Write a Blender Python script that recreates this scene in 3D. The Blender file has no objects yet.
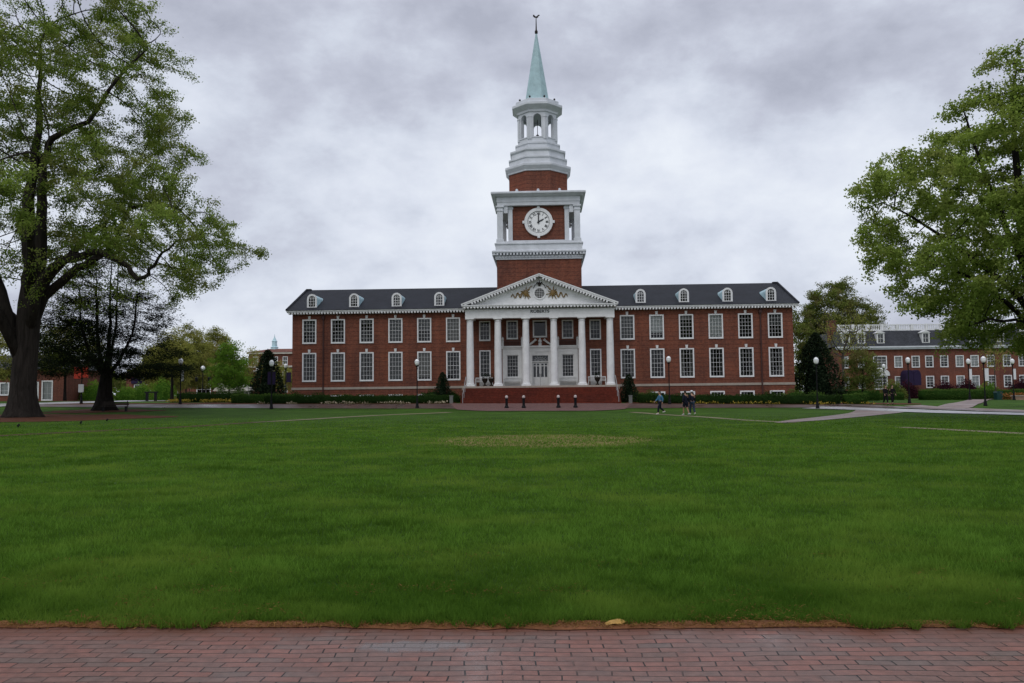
import bpy, math, random
import numpy as np
from mathutils import Vector, Matrix

random.seed(7)
RNG = np.random.default_rng(11)
SC = bpy.context.scene
COL = SC.collection
R = math.radians
YAW = -0.0376                      # the hall and the lawn edge are turned a little to the camera
HX, HY = 2.878, 84.777             # middle of the hall's front wall
EX = (math.cos(YAW), math.sin(YAW))
EY = (-math.sin(YAW), math.cos(YAW))


def sstep(a, b, t):
    t = np.clip((np.asarray(t, float) - a) / (b - a), 0, 1)
    return t * t * (3 - 2 * t)


def to_hall(X, Y):
    dx, dy = X - HX, Y - HY
    return dx * EX[0] + dy * EX[1], dx * EY[0] + dy * EY[1]


def from_hall(s, o):
    return HX + s * EX[0] + o * EY[0], HY + s * EX[1] + o * EY[1]


def gz(X, Y):
    """height of the ground"""
    X = np.asarray(X, float)
    Y = np.asarray(Y, float)
    Xc = np.clip(X, -90, 90)
    ramp = np.clip((Y - 6) / 58, 0, 1)
    z = -.0065 * Xc * ramp
    t = np.clip(Y, 60, 90)
    z = z + np.where(t < 68, (t - 60) ** 2 / 16 * .02, (t - 64) * .02)
    s, o = to_hall(X, Y)
    z = z + sstep(-10.5, -6.2, o) * (.36 - .2 * sstep(2, 28, s)) * (1 - sstep(20, 60, o))
    return z


def g1(X, Y):
    return float(gz(X, Y))


# ------------------------------------------------------------------ materials
MATS = {}


def nodes_of(m):
    m.use_nodes = True
    nt = m.node_tree
    nt.nodes.clear()
    return nt, nt.nodes, nt.links


def N(nt, typ, **kw):
    n = nt.nodes.new(typ)
    for k, v in kw.items():
        setattr(n, k, v)
    return n


def ramp(nt, stops, interp='LINEAR'):
    n = nt.nodes.new('ShaderNodeValToRGB')
    n.color_ramp.interpolation = interp
    e = n.color_ramp.elements
    while len(e) < len(stops):
        e.new(.5)
    for i, (p, c) in enumerate(stops):
        e[i].position = p
        if not hasattr(c, '__len__'):
            c = (c, c, c)
        e[i].color = (*c[:3], 1)
    return n


def mixc(nt, fac, a, b, blend='MIX'):
    n = nt.nodes.new('ShaderNodeMix')
    n.data_type = 'RGBA'
    n.blend_type = blend
    L = nt.links
    for idx, v in ((0, fac), (6, a), (7, b)):
        if isinstance(v, bpy.types.NodeSocket):
            L.new(v, n.inputs[idx])
        elif hasattr(v, '__len__'):
            n.inputs[idx].default_value = (*v[:3], 1)
        else:
            n.inputs[idx].default_value = v
    return n.outputs[2]


def mathn(nt, op, a, b=None, c=None):
    n = nt.nodes.new('ShaderNodeMath')
    n.operation = op
    for i, v in enumerate((a, b, c)):
        if v is None:
            continue
        if isinstance(v, bpy.types.NodeSocket):
            nt.links.new(v, n.inputs[i])
        else:
            n.inputs[i].default_value = v
    return n.outputs[0]


def noise(nt, vec, scale, detail=4, rough=.55, dist=0):
    n = nt.nodes.new('ShaderNodeTexNoise')
    n.inputs['Scale'].default_value = scale
    n.inputs['Detail'].default_value = detail
    n.inputs['Roughness'].default_value = rough
    n.inputs['Distortion'].default_value = dist
    if vec is not None:
        nt.links.new(vec, n.inputs['Vector'])
    return n.outputs['Fac']


def principled(nt, col, rough=.7, spec=.3, normal=None, metal=0):
    p = nt.nodes.new('ShaderNodeBsdfPrincipled')
    if isinstance(col, bpy.types.NodeSocket):
        nt.links.new(col, p.inputs['Base Color'])
    else:
        p.inputs['Base Color'].default_value = (*col[:3], 1)
    if isinstance(rough, bpy.types.NodeSocket):
        nt.links.new(rough, p.inputs['Roughness'])
    else:
        p.inputs['Roughness'].default_value = rough
    p.inputs['Specular IOR Level'].default_value = spec
    p.inputs['Metallic'].default_value = metal
    if normal is not None:
        nt.links.new(normal, p.inputs['Normal'])
    return p.outputs[0]


def out(nt, sh):
    o = nt.nodes.new('ShaderNodeOutputMaterial')
    nt.links.new(sh, o.inputs['Surface'])


def bump(nt, h, strength, dist):
    b = nt.nodes.new('ShaderNodeBump')
    b.inputs['Strength'].default_value = strength
    b.inputs['Distance'].default_value = dist
    nt.links.new(h, b.inputs['Height'])
    return b.outputs[0]


def objco(nt):
    return nt.nodes.new('ShaderNodeTexCoord').outputs['Object']


def worldpos(nt):
    return nt.nodes.new('ShaderNodeNewGeometry').outputs['Position']


def plain(name, col, rough=.6, spec=.3, var=.12, scale=2.5, metal=0):
    """a paint or cloth with a little uneven dirt in it"""
    m = bpy.data.materials.new(name)
    nt, n, L = nodes_of(m)
    f = noise(nt, objco(nt), scale, 6, .65)
    r = ramp(nt, [(.3, tuple(c * (1 - var) for c in col)), (.7, tuple(min(1, c * (1 + var * .5)) for c in col))])
    L.new(f, r.inputs[0])
    out(nt, principled(nt, r.outputs[0], rough, spec, metal=metal))
    MATS[name] = m
    return m


def wall_brick(name, c1, c2, mortar, band=True):
    m = bpy.data.materials.new(name)
    nt, n, L = nodes_of(m)
    co = objco(nt)
    sp = N(nt, 'ShaderNodeSeparateXYZ')
    L.new(co, sp.inputs[0])
    cb = N(nt, 'ShaderNodeCombineXYZ')
    L.new(mathn(nt, 'ADD', sp.outputs[0], sp.outputs[1]), cb.inputs[0])
    L.new(sp.outputs[2], cb.inputs[1])
    b = N(nt, 'ShaderNodeTexBrick')
    L.new(cb.outputs[0], b.inputs['Vector'])
    b.inputs['Color1'].default_value = (*c1, 1)
    b.inputs['Color2'].default_value = (*c2, 1)
    b.inputs['Mortar'].default_value = (*mortar, 1)
    b.inputs['Scale'].default_value = 1
    b.inputs['Brick Width'].default_value = .22
    b.inputs['Row Height'].default_value = .075
    b.inputs['Mortar Size'].default_value = .006
    b.inputs['Mortar Smooth'].default_value = .3
    col = b.outputs['Color']
    if band:                       # a header course every sixth row
        fr = mathn(nt, 'FRACT', mathn(nt, 'DIVIDE', sp.outputs[2], .45))
        col = mixc(nt, mathn(nt, 'MULTIPLY', mathn(nt, 'LESS_THAN', fr, .2), .3), col, (.045, .013, .01))
    f = noise(nt, co, .35, 6, .6)
    r = ramp(nt, [(.3, (.7, .75, .8)), (.72, (1.2, 1.12, .98))])
    L.new(f, r.inputs[0])
    col = mixc(nt, 1, col, r.outputs[0], 'MULTIPLY')
    f2 = noise(nt, co, 5.5, 3, .6)
    r2 = ramp(nt, [(.3, .78), (.7, 1.18)])
    L.new(f2, r2.inputs[0])
    col = mixc(nt, 1, col, r2.outputs[0], 'MULTIPLY')
    # rain streaks running down the wall
    mp = N(nt, 'ShaderNodeMapping')
    mp.inputs['Scale'].default_value = (1.6, 1.6, .09)
    L.new(co, mp.inputs[0])
    f3 = noise(nt, mp.outputs[0], 1.2, 4, .6)
    r3 = ramp(nt, [(.35, .8), (.62, 1.05)])
    L.new(f3, r3.inputs[0])
    col = mixc(nt, 1, col, r3.outputs[0], 'MULTIPLY')
    out(nt, principled(nt, col, .85, .2, bump(nt, b.outputs['Fac'], .3, -.01)))
    MATS[name] = m
    return m


def slate(name, base):
    m = bpy.data.materials.new(name)
    nt, n, L = nodes_of(m)
    co = objco(nt)
    sp = N(nt, 'ShaderNodeSeparateXYZ')
    L.new(co, sp.inputs[0])
    cb = N(nt, 'ShaderNodeCombineXYZ')
    L.new(sp.outputs[0], cb.inputs[0])
    L.new(mathn(nt, 'ADD', sp.outputs[1], sp.outputs[2]), cb.inputs[1])
    b = N(nt, 'ShaderNodeTexBrick')
    L.new(cb.outputs[0], b.inputs['Vector'])
    b.inputs['Scale'].default_value = 1
    b.inputs['Brick Width'].default_value = .34
    b.inputs['Row Height'].default_value = .3
    b.inputs['Mortar Size'].default_value = .012
    b.inputs['Color1'].default_value = (*base, 1)
    b.inputs['Color2'].default_value = (*[c * 1.45 for c in base], 1)
    b.inputs['Mortar'].default_value = (*[c * .5 for c in base], 1)
    f = noise(nt, co, .6, 6, .65)
    r = ramp(nt, [(.3, .7), (.75, 1.3)])
    L.new(f, r.inputs[0])
    col = mixc(nt, 1, b.outputs[0], r.outputs[0], 'MULTIPLY')
    out(nt, principled(nt, col, .65, .2, bump(nt, b.outputs['Fac'], .4, -.02)))
    MATS[name] = m


def glass_mat(name, tint=.6, rough=.03):
    m = bpy.data.materials.new(name)
    nt, n, L = nodes_of(m)
    tr = N(nt, 'ShaderNodeBsdfTransparent')
    tr.inputs[0].default_value = (tint, tint * 1.02, tint * 1.03, 1)
    gl = N(nt, 'ShaderNodeBsdfGlossy')
    gl.inputs['Roughness'].default_value = rough
    wv = noise(nt, objco(nt), 1.3, 2)
    L.new(bump(nt, wv, .12, .05), gl.inputs['Normal'])
    fr = N(nt, 'ShaderNodeFresnel')
    fr.inputs[0].default_value = 1.5
    mx = N(nt, 'ShaderNodeMixShader')
    L.new(mathn(nt, 'MULTIPLY_ADD', fr.outputs[0], .85, .0), mx.inputs[0])
    L.new(tr.outputs[0], mx.inputs[1])
    L.new(gl.outputs[0], mx.inputs[2])
    out(nt, mx.outputs[0])
    MATS[name] = m


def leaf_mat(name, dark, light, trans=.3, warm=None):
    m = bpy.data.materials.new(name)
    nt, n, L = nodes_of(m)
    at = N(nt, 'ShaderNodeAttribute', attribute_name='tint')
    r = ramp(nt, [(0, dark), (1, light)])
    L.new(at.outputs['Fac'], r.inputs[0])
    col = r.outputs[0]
    if warm:
        f = noise(nt, worldpos(nt), .45, 3)
        rr = ramp(nt, [(.48, 0), (.68, .8)])
        L.new(f, rr.inputs[0])
        col = mixc(nt, rr.outputs[0], col, warm)
    d = N(nt, 'ShaderNodeBsdfDiffuse')
    t = N(nt, 'ShaderNodeBsdfTranslucent')
    L.new(col, d.inputs[0])
    L.new(mixc(nt, .5, col, (light[0] * 1.1, light[1] * 1.1, light[2] * .6)), t.inputs[0])
    mx = N(nt, 'ShaderNodeMixShader')
    mx.inputs[0].default_value = trans
    L.new(d.outputs[0], mx.inputs[1])
    L.new(t.outputs[0], mx.inputs[2])
    out(nt, mx.outputs[0])
    MATS[name] = m


def bark_mat(name, c, scale=5):
    m = bpy.data.materials.new(name)
    nt, n, L = nodes_of(m)
    co = objco(nt)
    mp = N(nt, 'ShaderNodeMapping')
    mp.inputs['Scale'].default_value = (1, 1, .14)
    L.new(co, mp.inputs[0])
    f = noise(nt, mp.outputs[0], scale, 7, .65, .6)
    r = ramp(nt, [(.32, tuple(x * .4 for x in c)), (.68, tuple(x * 1.35 for x in c))])
    L.new(f, r.inputs[0])
    out(nt, principled(nt, r.outputs[0], .95, .1, bump(nt, f, .9, .12)))
    MATS[name] = m


def make_materials():
    wall_brick('brick', (.225, .066, .039), (.15, .047, .031), (.19, .13, .1))
    wall_brick('far_brick', (.21, .066, .043), (.15, .05, .034), (.17, .12, .1), band=False)
    wall_brick('step_brick', (.175, .032, .019), (.13, .025, .016), (.1, .045, .03), band=False)
    slate('slate', (.013, .0145, .019))
    slate('far_slate', (.035, .037, .043))
    plain('white_paint', (.74, .74, .74), .5, .3, .14, 1.6)
    plain('white_wood', (.66, .66, .65), .55, .3, .12, 2.2)
    plain('tower_white', (.6, .62, .65), .55, .3, .16, 1.1)
    plain('limestone', (.36, .31, .26), .8, .2, .2, 3)
    plain('copper', (.36, .5, .52), .55, .3, .22, 1.8)
    plain('dormer_copper', (.5, .7, .75), .5, .3, .2, 2)
    plain('black_metal', (.007, .007, .008), .6, .15, .2, 6)
    plain('dark_bronze', (.02, .014, .01), .6, .2, .2, 6)
    plain('gold', (.2, .12, .03), .45, .5, .35, 7)
    plain('numeral', (.03, .03, .035), .5, .3)
    plain('letter', (.05, .05, .055), .5, .3)
    plain('rail_grey', (.3, .3, .3), .5, .3)
    plain('cabinet_grey', (.16, .16, .15), .6, .2)
    plain('bollard_cap', (.5, .42, .4), .4, .3)
    plain('lamp_glass', (.85, .85, .84), .25, .5, .05, 4)
    plain('downspout', (.05, .016, .012), .5, .4)
    plain('interior', (.016, .015, .015), .9, .1, .5, .7)
    plain('curtain', (.22, .21, .185), .9, .1, .15, 3)
    plain('blind', (.62, .63, .6), .8, .1, .1, 3)
    plain('shade_grey', (.11, .115, .11), .9, .1, .2, 3)
    plain('purple', (.022, .013, .045), .7, .2, .2, 3)
    plain('banner_white', (.7, .7, .72), .8, .1, .1, 3)
    plain('bin_green', (.01, .05, .045), .5, .3)
    plain('sign_grey', (.45, .46, .46), .5, .3)
    plain('skin', (.42, .25, .18), .6, .3, .05)
    plain('skin_tan', (.3, .17, .11), .6, .3, .05)
    plain('hair', (.02, .014, .01), .7, .3)
    plain('blue_cloth', (.06, .16, .27), .85, .1, .2, 9)
    plain('navy_cloth', (.012, .014, .024), .9, .1, .2, 9)
    plain('black_cloth', (.01, .01, .011), .9, .1, .2, 9)
    plain('jean_cloth', (.03, .045, .07), .9, .1, .2, 9)
    plain('khaki_cloth', (.36, .27, .19), .9, .1, .15, 9)
    plain('shoe_white', (.6, .6, .58), .6, .3)
    plain('dead_leaf', (.46, .27, .07), .6, .3, .4, 25)
    plain('stone_wall', (.3, .2, .14), .85, .2, .25, 4)
    plain('red_cloth', (.42, .05, .03), .8, .1, .2, 3)
    plain('cream_paint', (.5, .46, .4), .7, .2, .15, 2)
    glass_mat('glass', .8)
    leaf_mat('oak_leaf', (.032, .068, .011), (.29, .385, .085), .45, (.3, .28, .1))
    leaf_mat('maple_leaf', (.04, .08, .013), (.33, .43, .095), .48, (.31, .33, .1))
    leaf_mat('conifer_leaf', (.006, .01, .006), (.03, .042, .022), .2)
    leaf_mat('spring_leaf', (.1, .12, .028), (.4, .4, .11), .45, (.36, .3, .1))
    leaf_mat('green_leaf', (.05, .12, .016), (.2, .34, .05), .42)
    leaf_mat('back_leaf', (.045, .07, .018), (.21, .25, .06), .38, (.22, .16, .08))
    leaf_mat('magnolia_leaf', (.006, .013, .007), (.034, .05, .026), .12)
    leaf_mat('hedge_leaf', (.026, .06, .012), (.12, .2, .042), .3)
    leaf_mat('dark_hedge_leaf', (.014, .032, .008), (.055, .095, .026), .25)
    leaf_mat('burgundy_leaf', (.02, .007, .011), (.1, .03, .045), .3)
    leaf_mat('red_leaf', (.1, .015, .01), (.4, .06, .04), .35)
    leaf_mat('flower_leaf', (.04, .07, .02), (.5, .36, .06), .2)
    leaf_mat('pale_flower_leaf', (.06, .08, .03), (.5, .42, .3), .2)
    leaf_mat('orange_flower_leaf', (.12, .05, .02), (.4, .16, .06), .2)
    leaf_mat('grass_blade', (.028, .068, .009), (.2, .375, .055), .42, (.18, .26, .042))
    leaf_mat('straw', (.1, .05, .018), (.3, .17, .06), .2)
    bark_mat('bark', (.034, .028, .024))
    bark_mat('grey_bark', (.09, .075, .062), 7)
    bark_mat('dark_bark', (.018, .015, .013), 7)


# ------------------------------------------------------------------ ground materials
def lawn_material():
    m = bpy.data.materials.new('lawn_grass')
    nt, n, L = nodes_of(m)
    P = worldpos(nt)
    f1 = noise(nt, P, .16, 5, .6)
    mp = N(nt, 'ShaderNodeMapping')
    mp.inputs['Rotation'].default_value = (0, 0, .03)
    mp.inputs['Scale'].default_value = (.22, 1.5, 1)
    L.new(P, mp.inputs[0])
    f2 = noise(nt, mp.outputs[0], 1.0, 6, .62)           # long mower streaks
    f3 = noise(nt, P, 9, 6, .75)
    f4 = noise(nt, P, 1.6, 5, .7)
    r1 = ramp(nt, [(.3, (.028, .068, .008)), (.5, (.043, .094, .011)), (.72, (.068, .126, .017))])
    L.new(f2, r1.inputs[0])
    r2 = ramp(nt, [(.3, .7), (.7, 1.28)])
    L.new(f1, r2.inputs[0])
    r3 = ramp(nt, [(.25, .5), (.72, 1.5)])
    L.new(f3, r3.inputs[0])
    r4 = ramp(nt, [(.3, .72), (.7, 1.22)])
    L.new(f4, r4.inputs[0])
    c = mixc(nt, 1, r1.outputs[0], r2.outputs[0], 'MULTIPLY')
    c = mixc(nt, 1, c, r3.outputs[0], 'MULTIPLY')
    c = mixc(nt, 1, c, r4.outputs[0], 'MULTIPLY')
    # the thin, strawy circle in the middle of the lawn
    vm = N(nt, 'ShaderNodeVectorMath', operation='SUBTRACT')
    L.new(P, vm.inputs[0])
    vm.inputs[1].default_value = (1.0, 28.5, 0)
    sp = N(nt, 'ShaderNodeSeparateXYZ')
    L.new(vm.outputs[0], sp.inputs[0])
    rr = mathn(nt, 'SQRT', mathn(nt, 'ADD', mathn(nt, 'POWER', sp.outputs[0], 2), mathn(nt, 'POWER', sp.outputs[1], 2)))
    rr = mathn(nt, 'ADD', rr, mathn(nt, 'MULTIPLY', mathn(nt, 'SUBTRACT', f4, .5), 1.6))
    k = ramp(nt, [(.0, .6), (.32, .7), (.46, .0), (.5, .0)])
    L.new(mathn(nt, 'DIVIDE', rr, 10), k.inputs[0])
    kk = mathn(nt, 'MULTIPLY', k.outputs[0], mathn(nt, 'MULTIPLY', f3, 2.0))
    c = mixc(nt, kk, c, (.25, .19, .07))
    # worn, earthy spots
    w = ramp(nt, [(.66, 0), (.76, .55)])
    L.new(noise(nt, P, .55, 6, .7), w.inputs[0])
    c = mixc(nt, mathn(nt, 'MULTIPLY', w.outputs[0], .5), c, (.05, .035, .016))
    out(nt, principled(nt, c, .9, .08, bump(nt, f3, .9, .05)))
    MATS['lawn'] = m


def paver_material(name, wet, c1, c2, mortar, tone=(1, 1, 1)):
    m = bpy.data.materials.new(name)
    nt, n, L = nodes_of(m)
    P = worldpos(nt)
    nz = N(nt, 'ShaderNodeTexNoise')
    nz.inputs['Scale'].default_value = .9
    nz.inputs['Detail'].default_value = 3
    L.new(P, nz.inputs['Vector'])
    sub = N(nt, 'ShaderNodeVectorMath', operation='SUBTRACT')
    L.new(nz.outputs['Color'], sub.inputs[0])
    sub.inputs[1].default_value = (.5, .5, .5)
    scl = N(nt, 'ShaderNodeVectorMath', operation='MULTIPLY')
    L.new(sub.outputs[0], scl.inputs[0])
    scl.inputs[1].default_value = (.17, .13, 0)
    add = N(nt, 'ShaderNodeVectorMath', operation='ADD')
    L.new(P, add.inputs[0])
    L.new(scl.outputs[0], add.inputs[1])
    mp = N(nt, 'ShaderNodeMapping')
    mp.inputs['Rotation'].default_value = (0, 0, -YAW - .012)
    L.new(add.outputs[0], mp.inputs[0])
    b = N(nt, 'ShaderNodeTexBrick')
    b.offset = .42
    L.new(mp.outputs[0], b.inputs['Vector'])
    b.inputs['Scale'].default_value = 1
    b.inputs['Brick Width'].default_value = .212
    b.inputs['Row Height'].default_value = .088
    b.inputs['Mortar Size'].default_value = .0052
    b.inputs['Mortar Smooth'].default_value = .35
    b.inputs['Bias'].default_value = -.1
    b.inputs['Color1'].default_value = (*c1, 1)
    b.inputs['Color2'].default_value = (*c2, 1)
    b.inputs['Mortar'].default_value = (*mortar, 1)
    col = b.outputs[0]
    mud = ramp(nt, [(.46, 0), (.66, .8)])
    L.new(noise(nt, P, 2.3, 6, .7, .5), mud.inputs[0])
    col = mixc(nt, mud.outputs[0], col, tuple((p + q) * .42 for p, q in zip(c1, c2)))
    f = noise(nt, P, 14, 6, .75)
    r = ramp(nt, [(.25, .62), (.75, 1.35)])
    L.new(f, r.inputs[0])
    col = mixc(nt, 1, col, r.outputs[0], 'MULTIPLY')
    g = noise(nt, P, 1.1, 6, .65, .4)
    # reddish earth washed out of the lawn lies over the first bricks
    s = N(nt, 'ShaderNodeSeparateXYZ')
    L.new(mp.outputs[0], s.inputs[0])
    if wet:
        d = mathn(nt, 'ADD', s.outputs[1], mathn(nt, 'MULTIPLY', mathn(nt, 'SUBTRACT', g, .5), .9))
        k = ramp(nt, [(.0, 0), (.55, 0), (.78, .9), (1, 1)])
        L.new(mathn(nt, 'SUBTRACT', d, 4.98), k.inputs[0])
        col = mixc(nt, mathn(nt, 'MULTIPLY', k.outputs[0], mathn(nt, 'MULTIPLY', f, 1.5)), col, (.13, .05, .03))
    rg = ramp(nt, [(.3, .2 if wet else .4), (.42, .42 if wet else .6), (.75, .62 if wet else .75)])
    L.new(g, rg.inputs[0])
    if wet:                       # a shallow puddle near the grass
        pv = N(nt, 'ShaderNodeVectorMath', operation='SUBTRACT')
        L.new(P, pv.inputs[0])
        pv.inputs[1].default_value = (-.66, 5.42, 0)
        ps = N(nt, 'ShaderNodeVectorMath', operation='MULTIPLY')
        L.new(pv.outputs[0], ps.inputs[0])
        ps.inputs[1].default_value = (2.1, 7.5, 0)
        pl = N(nt, 'ShaderNodeVectorMath', operation='LENGTH')
        L.new(ps.outputs[0], pl.inputs[0])
        pm = ramp(nt, [(.55, 1), (.95, 0)])
        L.new(mathn(nt, 'ADD', pl.outputs['Value'], mathn(nt, 'MULTIPLY', mathn(nt, 'SUBTRACT', noise(nt, P, 7, 5, .65), .5), 1.3)), pm.inputs[0])
        col = mixc(nt, mathn(nt, 'MULTIPLY', pm.outputs[0], .5), col, (.05, .04, .036))
        rg_out = mathn(nt, 'MULTIPLY', rg.outputs[0], mathn(nt, 'MULTIPLY_ADD', pm.outputs[0], -.86, 1))
    else:
        rg_out = rg.outputs[0]
    rough = mathn(nt, 'ADD', rg_out, mathn(nt, 'MULTIPLY', mathn(nt, 'SUBTRACT', f, .5), .2))
    hgt = mathn(nt, 'SUBTRACT', mathn(nt, 'MULTIPLY', f, .3), mathn(nt, 'MULTIPLY', b.outputs['Fac'], 1.0))
    out(nt, principled(nt, col, rough, .2, bump(nt, hgt, .7, .01)))
    MATS[name] = m


def asphalt_material(name, col, rough, spec=.5, sc=2.0):
    m = bpy.data.materials.new(name)
    nt, n, L = nodes_of(m)
    P = worldpos(nt)
    f = noise(nt, P, sc * .25, 6, .65)
    f2 = noise(nt, P, 30, 4, .7)
    r = ramp(nt, [(.3, tuple(c * .65 for c in col)), (.7, tuple(c * 1.25 for c in col))])
    L.new(f, r.inputs[0])
    rr = ramp(nt, [(.35, max(.08, rough - .18)), (.65, rough + .15)])
    L.new(noise(nt, P, .35, 5, .6), rr.inputs[0])
    out(nt, principled(nt, r.outputs[0], rr.outputs[0], spec, bump(nt, f2, .25, .01)))
    MATS[name] = m


def ground_materials():
    lawn_material()
    paver_material('pavers', True, (.225, .1, .076), (.14, .104, .088), (.012, .009, .008))
    paver_material('far_pavers', False, (.2, .1, .085), (.13, .085, .08), (.07, .05, .045))
    asphalt_material('concrete', (.4, .39, .39), .35)
    asphalt_material('pink_path', (.21, .145, .125), .5, .4)
    asphalt_material('brown_road', (.1, .06, .05), .4, .4)
    asphalt_material('pale_path', (.2, .17, .1), .8, .2)
    asphalt_material('mulch', (.11, .042, .022), .95, .1, 7)
    asphalt_material('washed_soil', (.17, .068, .026), .8, .2, 22)
    asphalt_material('edge_mulch', (.075, .05, .024), .95, .1, 7)


# ------------------------------------------------------------------ mesh helpers
class MB:
    def __init__(self):
        self.v, self.f = [], []

    def add(self, vs, fs):
        o = len(self.v)
        self.v += [tuple(map(float, p)) for p in vs]
        self.f += [tuple(i + o for i in q) for q in fs]
        return self

    def box(self, x0, x1, y0, y1, z0, z1):
        return self.add([(x0, y0, z0), (x1, y0, z0), (x1, y1, z0), (x0, y1, z0),
                         (x0, y0, z1), (x1, y0, z1), (x1, y1, z1), (x0, y1, z1)],
                        [(0, 3, 2, 1), (4, 5, 6, 7), (0, 1, 5, 4), (1, 2, 6, 5), (2, 3, 7, 6), (3, 0, 4, 7)])

    def cbox(self, x, y, z, w, d, h):
        return self.box(x - w / 2, x + w / 2, y - d / 2, y + d / 2, z - h / 2, z + h / 2)

    def prism(self, poly, y0, y1):
        """an outline in the xz plane pushed from y0 to y1 (outline anticlockwise seen from -y)"""
        n = len(poly)
        vs = [(x, y0, z) for x, z in poly] + [(x, y1, z) for x, z in poly]
        fs = [tuple(range(n)), tuple(reversed(range(n, 2 * n)))]
        fs += [(i, i + n, (i + 1) % n + n, (i + 1) % n) for i in range(n)]
        return self.add(vs, fs)

    def plate(self, poly, z0, z1):
        n = len(poly)
        vs = [(x, y, z0) for x, y in poly] + [(x, y, z1) for x, y in poly]
        fs = [tuple(reversed(range(n))), tuple(range(n, 2 * n))]
        fs += [(i, (i + 1) % n, (i + 1) % n + n, i + n) for i in range(n)]
        return self.add(vs, fs)

    def lathe(self, prof, cx=0, cy=0, n=16, rot=0, sq=None):
        """rings (r, z) about a vertical axis; with sq the radius is an apothem of an n-gon"""
        k = 1 / math.cos(math.pi / n) if sq else 1
        vs, fs = [], []
        for r, z in prof:
            for i in range(n):
                a = 2 * math.pi * (i + .5) / n + rot
                vs.append((cx + r * k * math.cos(a), cy + r * k * math.sin(a), z))
        for j in range(len(prof) - 1):
            for i in range(n):
                fs.append((j * n + i, j * n + (i + 1) % n, (j + 1) * n + (i + 1) % n, (j + 1) * n + i))
        fs.append(tuple(reversed(range(n))))
        fs.append(tuple(range((len(prof) - 1) * n, len(prof) * n)))
        return self.add(vs, fs)

    def tube(self, pts, rad, n=6, cap=True):
        pts = [Vector(p) for p in pts]
        if not hasattr(rad, '__len__'):
            rad = [rad] * len(pts)
        vs, fs = [], []
        t0 = (pts[1] - pts[0]).normalized()
        up = Vector((0, 0, 1)) if abs(t0.z) < .9 else Vector((1, 0, 0))
        u = t0.cross(up).normalized()
        for i, p in enumerate(pts):
            if i == 0:
                t = t0
            elif i == len(pts) - 1:
                t = (pts[-1] - pts[-2]).normalized()
            else:
                t = ((pts[i + 1] - p).normalized() + (p - pts[i - 1]).normalized())
                t = t.normalized() if t.length > 1e-6 else t0
            u = (u - t * u.dot(t))
            u = u.normalized() if u.length > 1e-6 else t.orthogonal().normalized()
            w = t.cross(u)
            for k in range(n):
                a = 2 * math.pi * k / n
                vs.append(p + (u * math.cos(a) + w * math.sin(a)) * rad[i])
        for i in range(len(pts) - 1):
            for k in range(n):
                fs.append((i * n + k, i * n + (k + 1) % n, (i + 1) * n + (k + 1) % n, (i + 1) * n + k))
        if cap:
            fs.append(tuple(reversed(range(n))))
            fs.append(tuple(range((len(pts) - 1) * n, len(pts) * n)))
        return self.add(vs, fs)

    def build(self, name, mat, parent=None, dz=0, smooth=False, loc=None):
        me = bpy.data.meshes.new(name)
        v = [(x, y, z - dz) for x, y, z in self.v] if dz else self.v
        me.from_pydata(v, [], self.f)
        me.update()
        return link(name, me, mat, parent, smooth, loc)


def link(name, me, mat, parent=None, smooth=False, loc=None):
    if mat is not None:
        me.materials.append(MATS[mat] if isinstance(mat, str) else mat)
    if smooth:
        me.polygons.foreach_set('use_smooth', [True] * len(me.polygons))
    o = bpy.data.objects.new(name, me)
    COL.objects.link(o)
    if parent:
        o.parent = parent
    if loc:
        o.location = loc
    return o


def empty(name, loc=(0, 0, 0), rz=0):
    o = bpy.data.objects.new(name, None)
    COL.objects.link(o)
    o.location = loc
    o.rotation_euler = (0, 0, rz)
    o.empty_display_size = .3
    return o


def tag(o, label=None, cat=None, group=None, kind=None):
    if label:
        o['label'] = label
    if cat:
        o['category'] = cat
    if group:
        o['group'] = group
    if kind:
        o['kind'] = kind
    return o


def copy_tree(o, parent=None):
    c = o.copy()
    COL.objects.link(c)
    if parent:
        c.parent = parent
    for ch in list(o.children):
        copy_tree(ch, c)
    return c


def np_mesh(name, V, F, tint=None):
    """quads or triangles from arrays, quick"""
    V = np.ascontiguousarray(V, dtype=np.float32)
    F = np.ascontiguousarray(F, dtype=np.int32)
    me = bpy.data.meshes.new(name)
    me.vertices.add(len(V))
    me.vertices.foreach_set('co', V.ravel())
    k = F.shape[1]
    me.loops.add(F.size)
    me.loops.foreach_set('vertex_index', F.ravel())
    me.polygons.add(len(F))
    me.polygons.foreach_set('loop_start', np.arange(0, F.size, k, dtype=np.int32))
    if tint is not None:
        a = me.attributes.new('tint', 'FLOAT', 'POINT')
        a.data.foreach_set('value', np.ascontiguousarray(tint, dtype=np.float32))
    me.update(calc_edges=True)
    return me


def unit(v):
    return v / np.maximum(np.linalg.norm(v, axis=1, keepdims=True), 1e-9)


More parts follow.
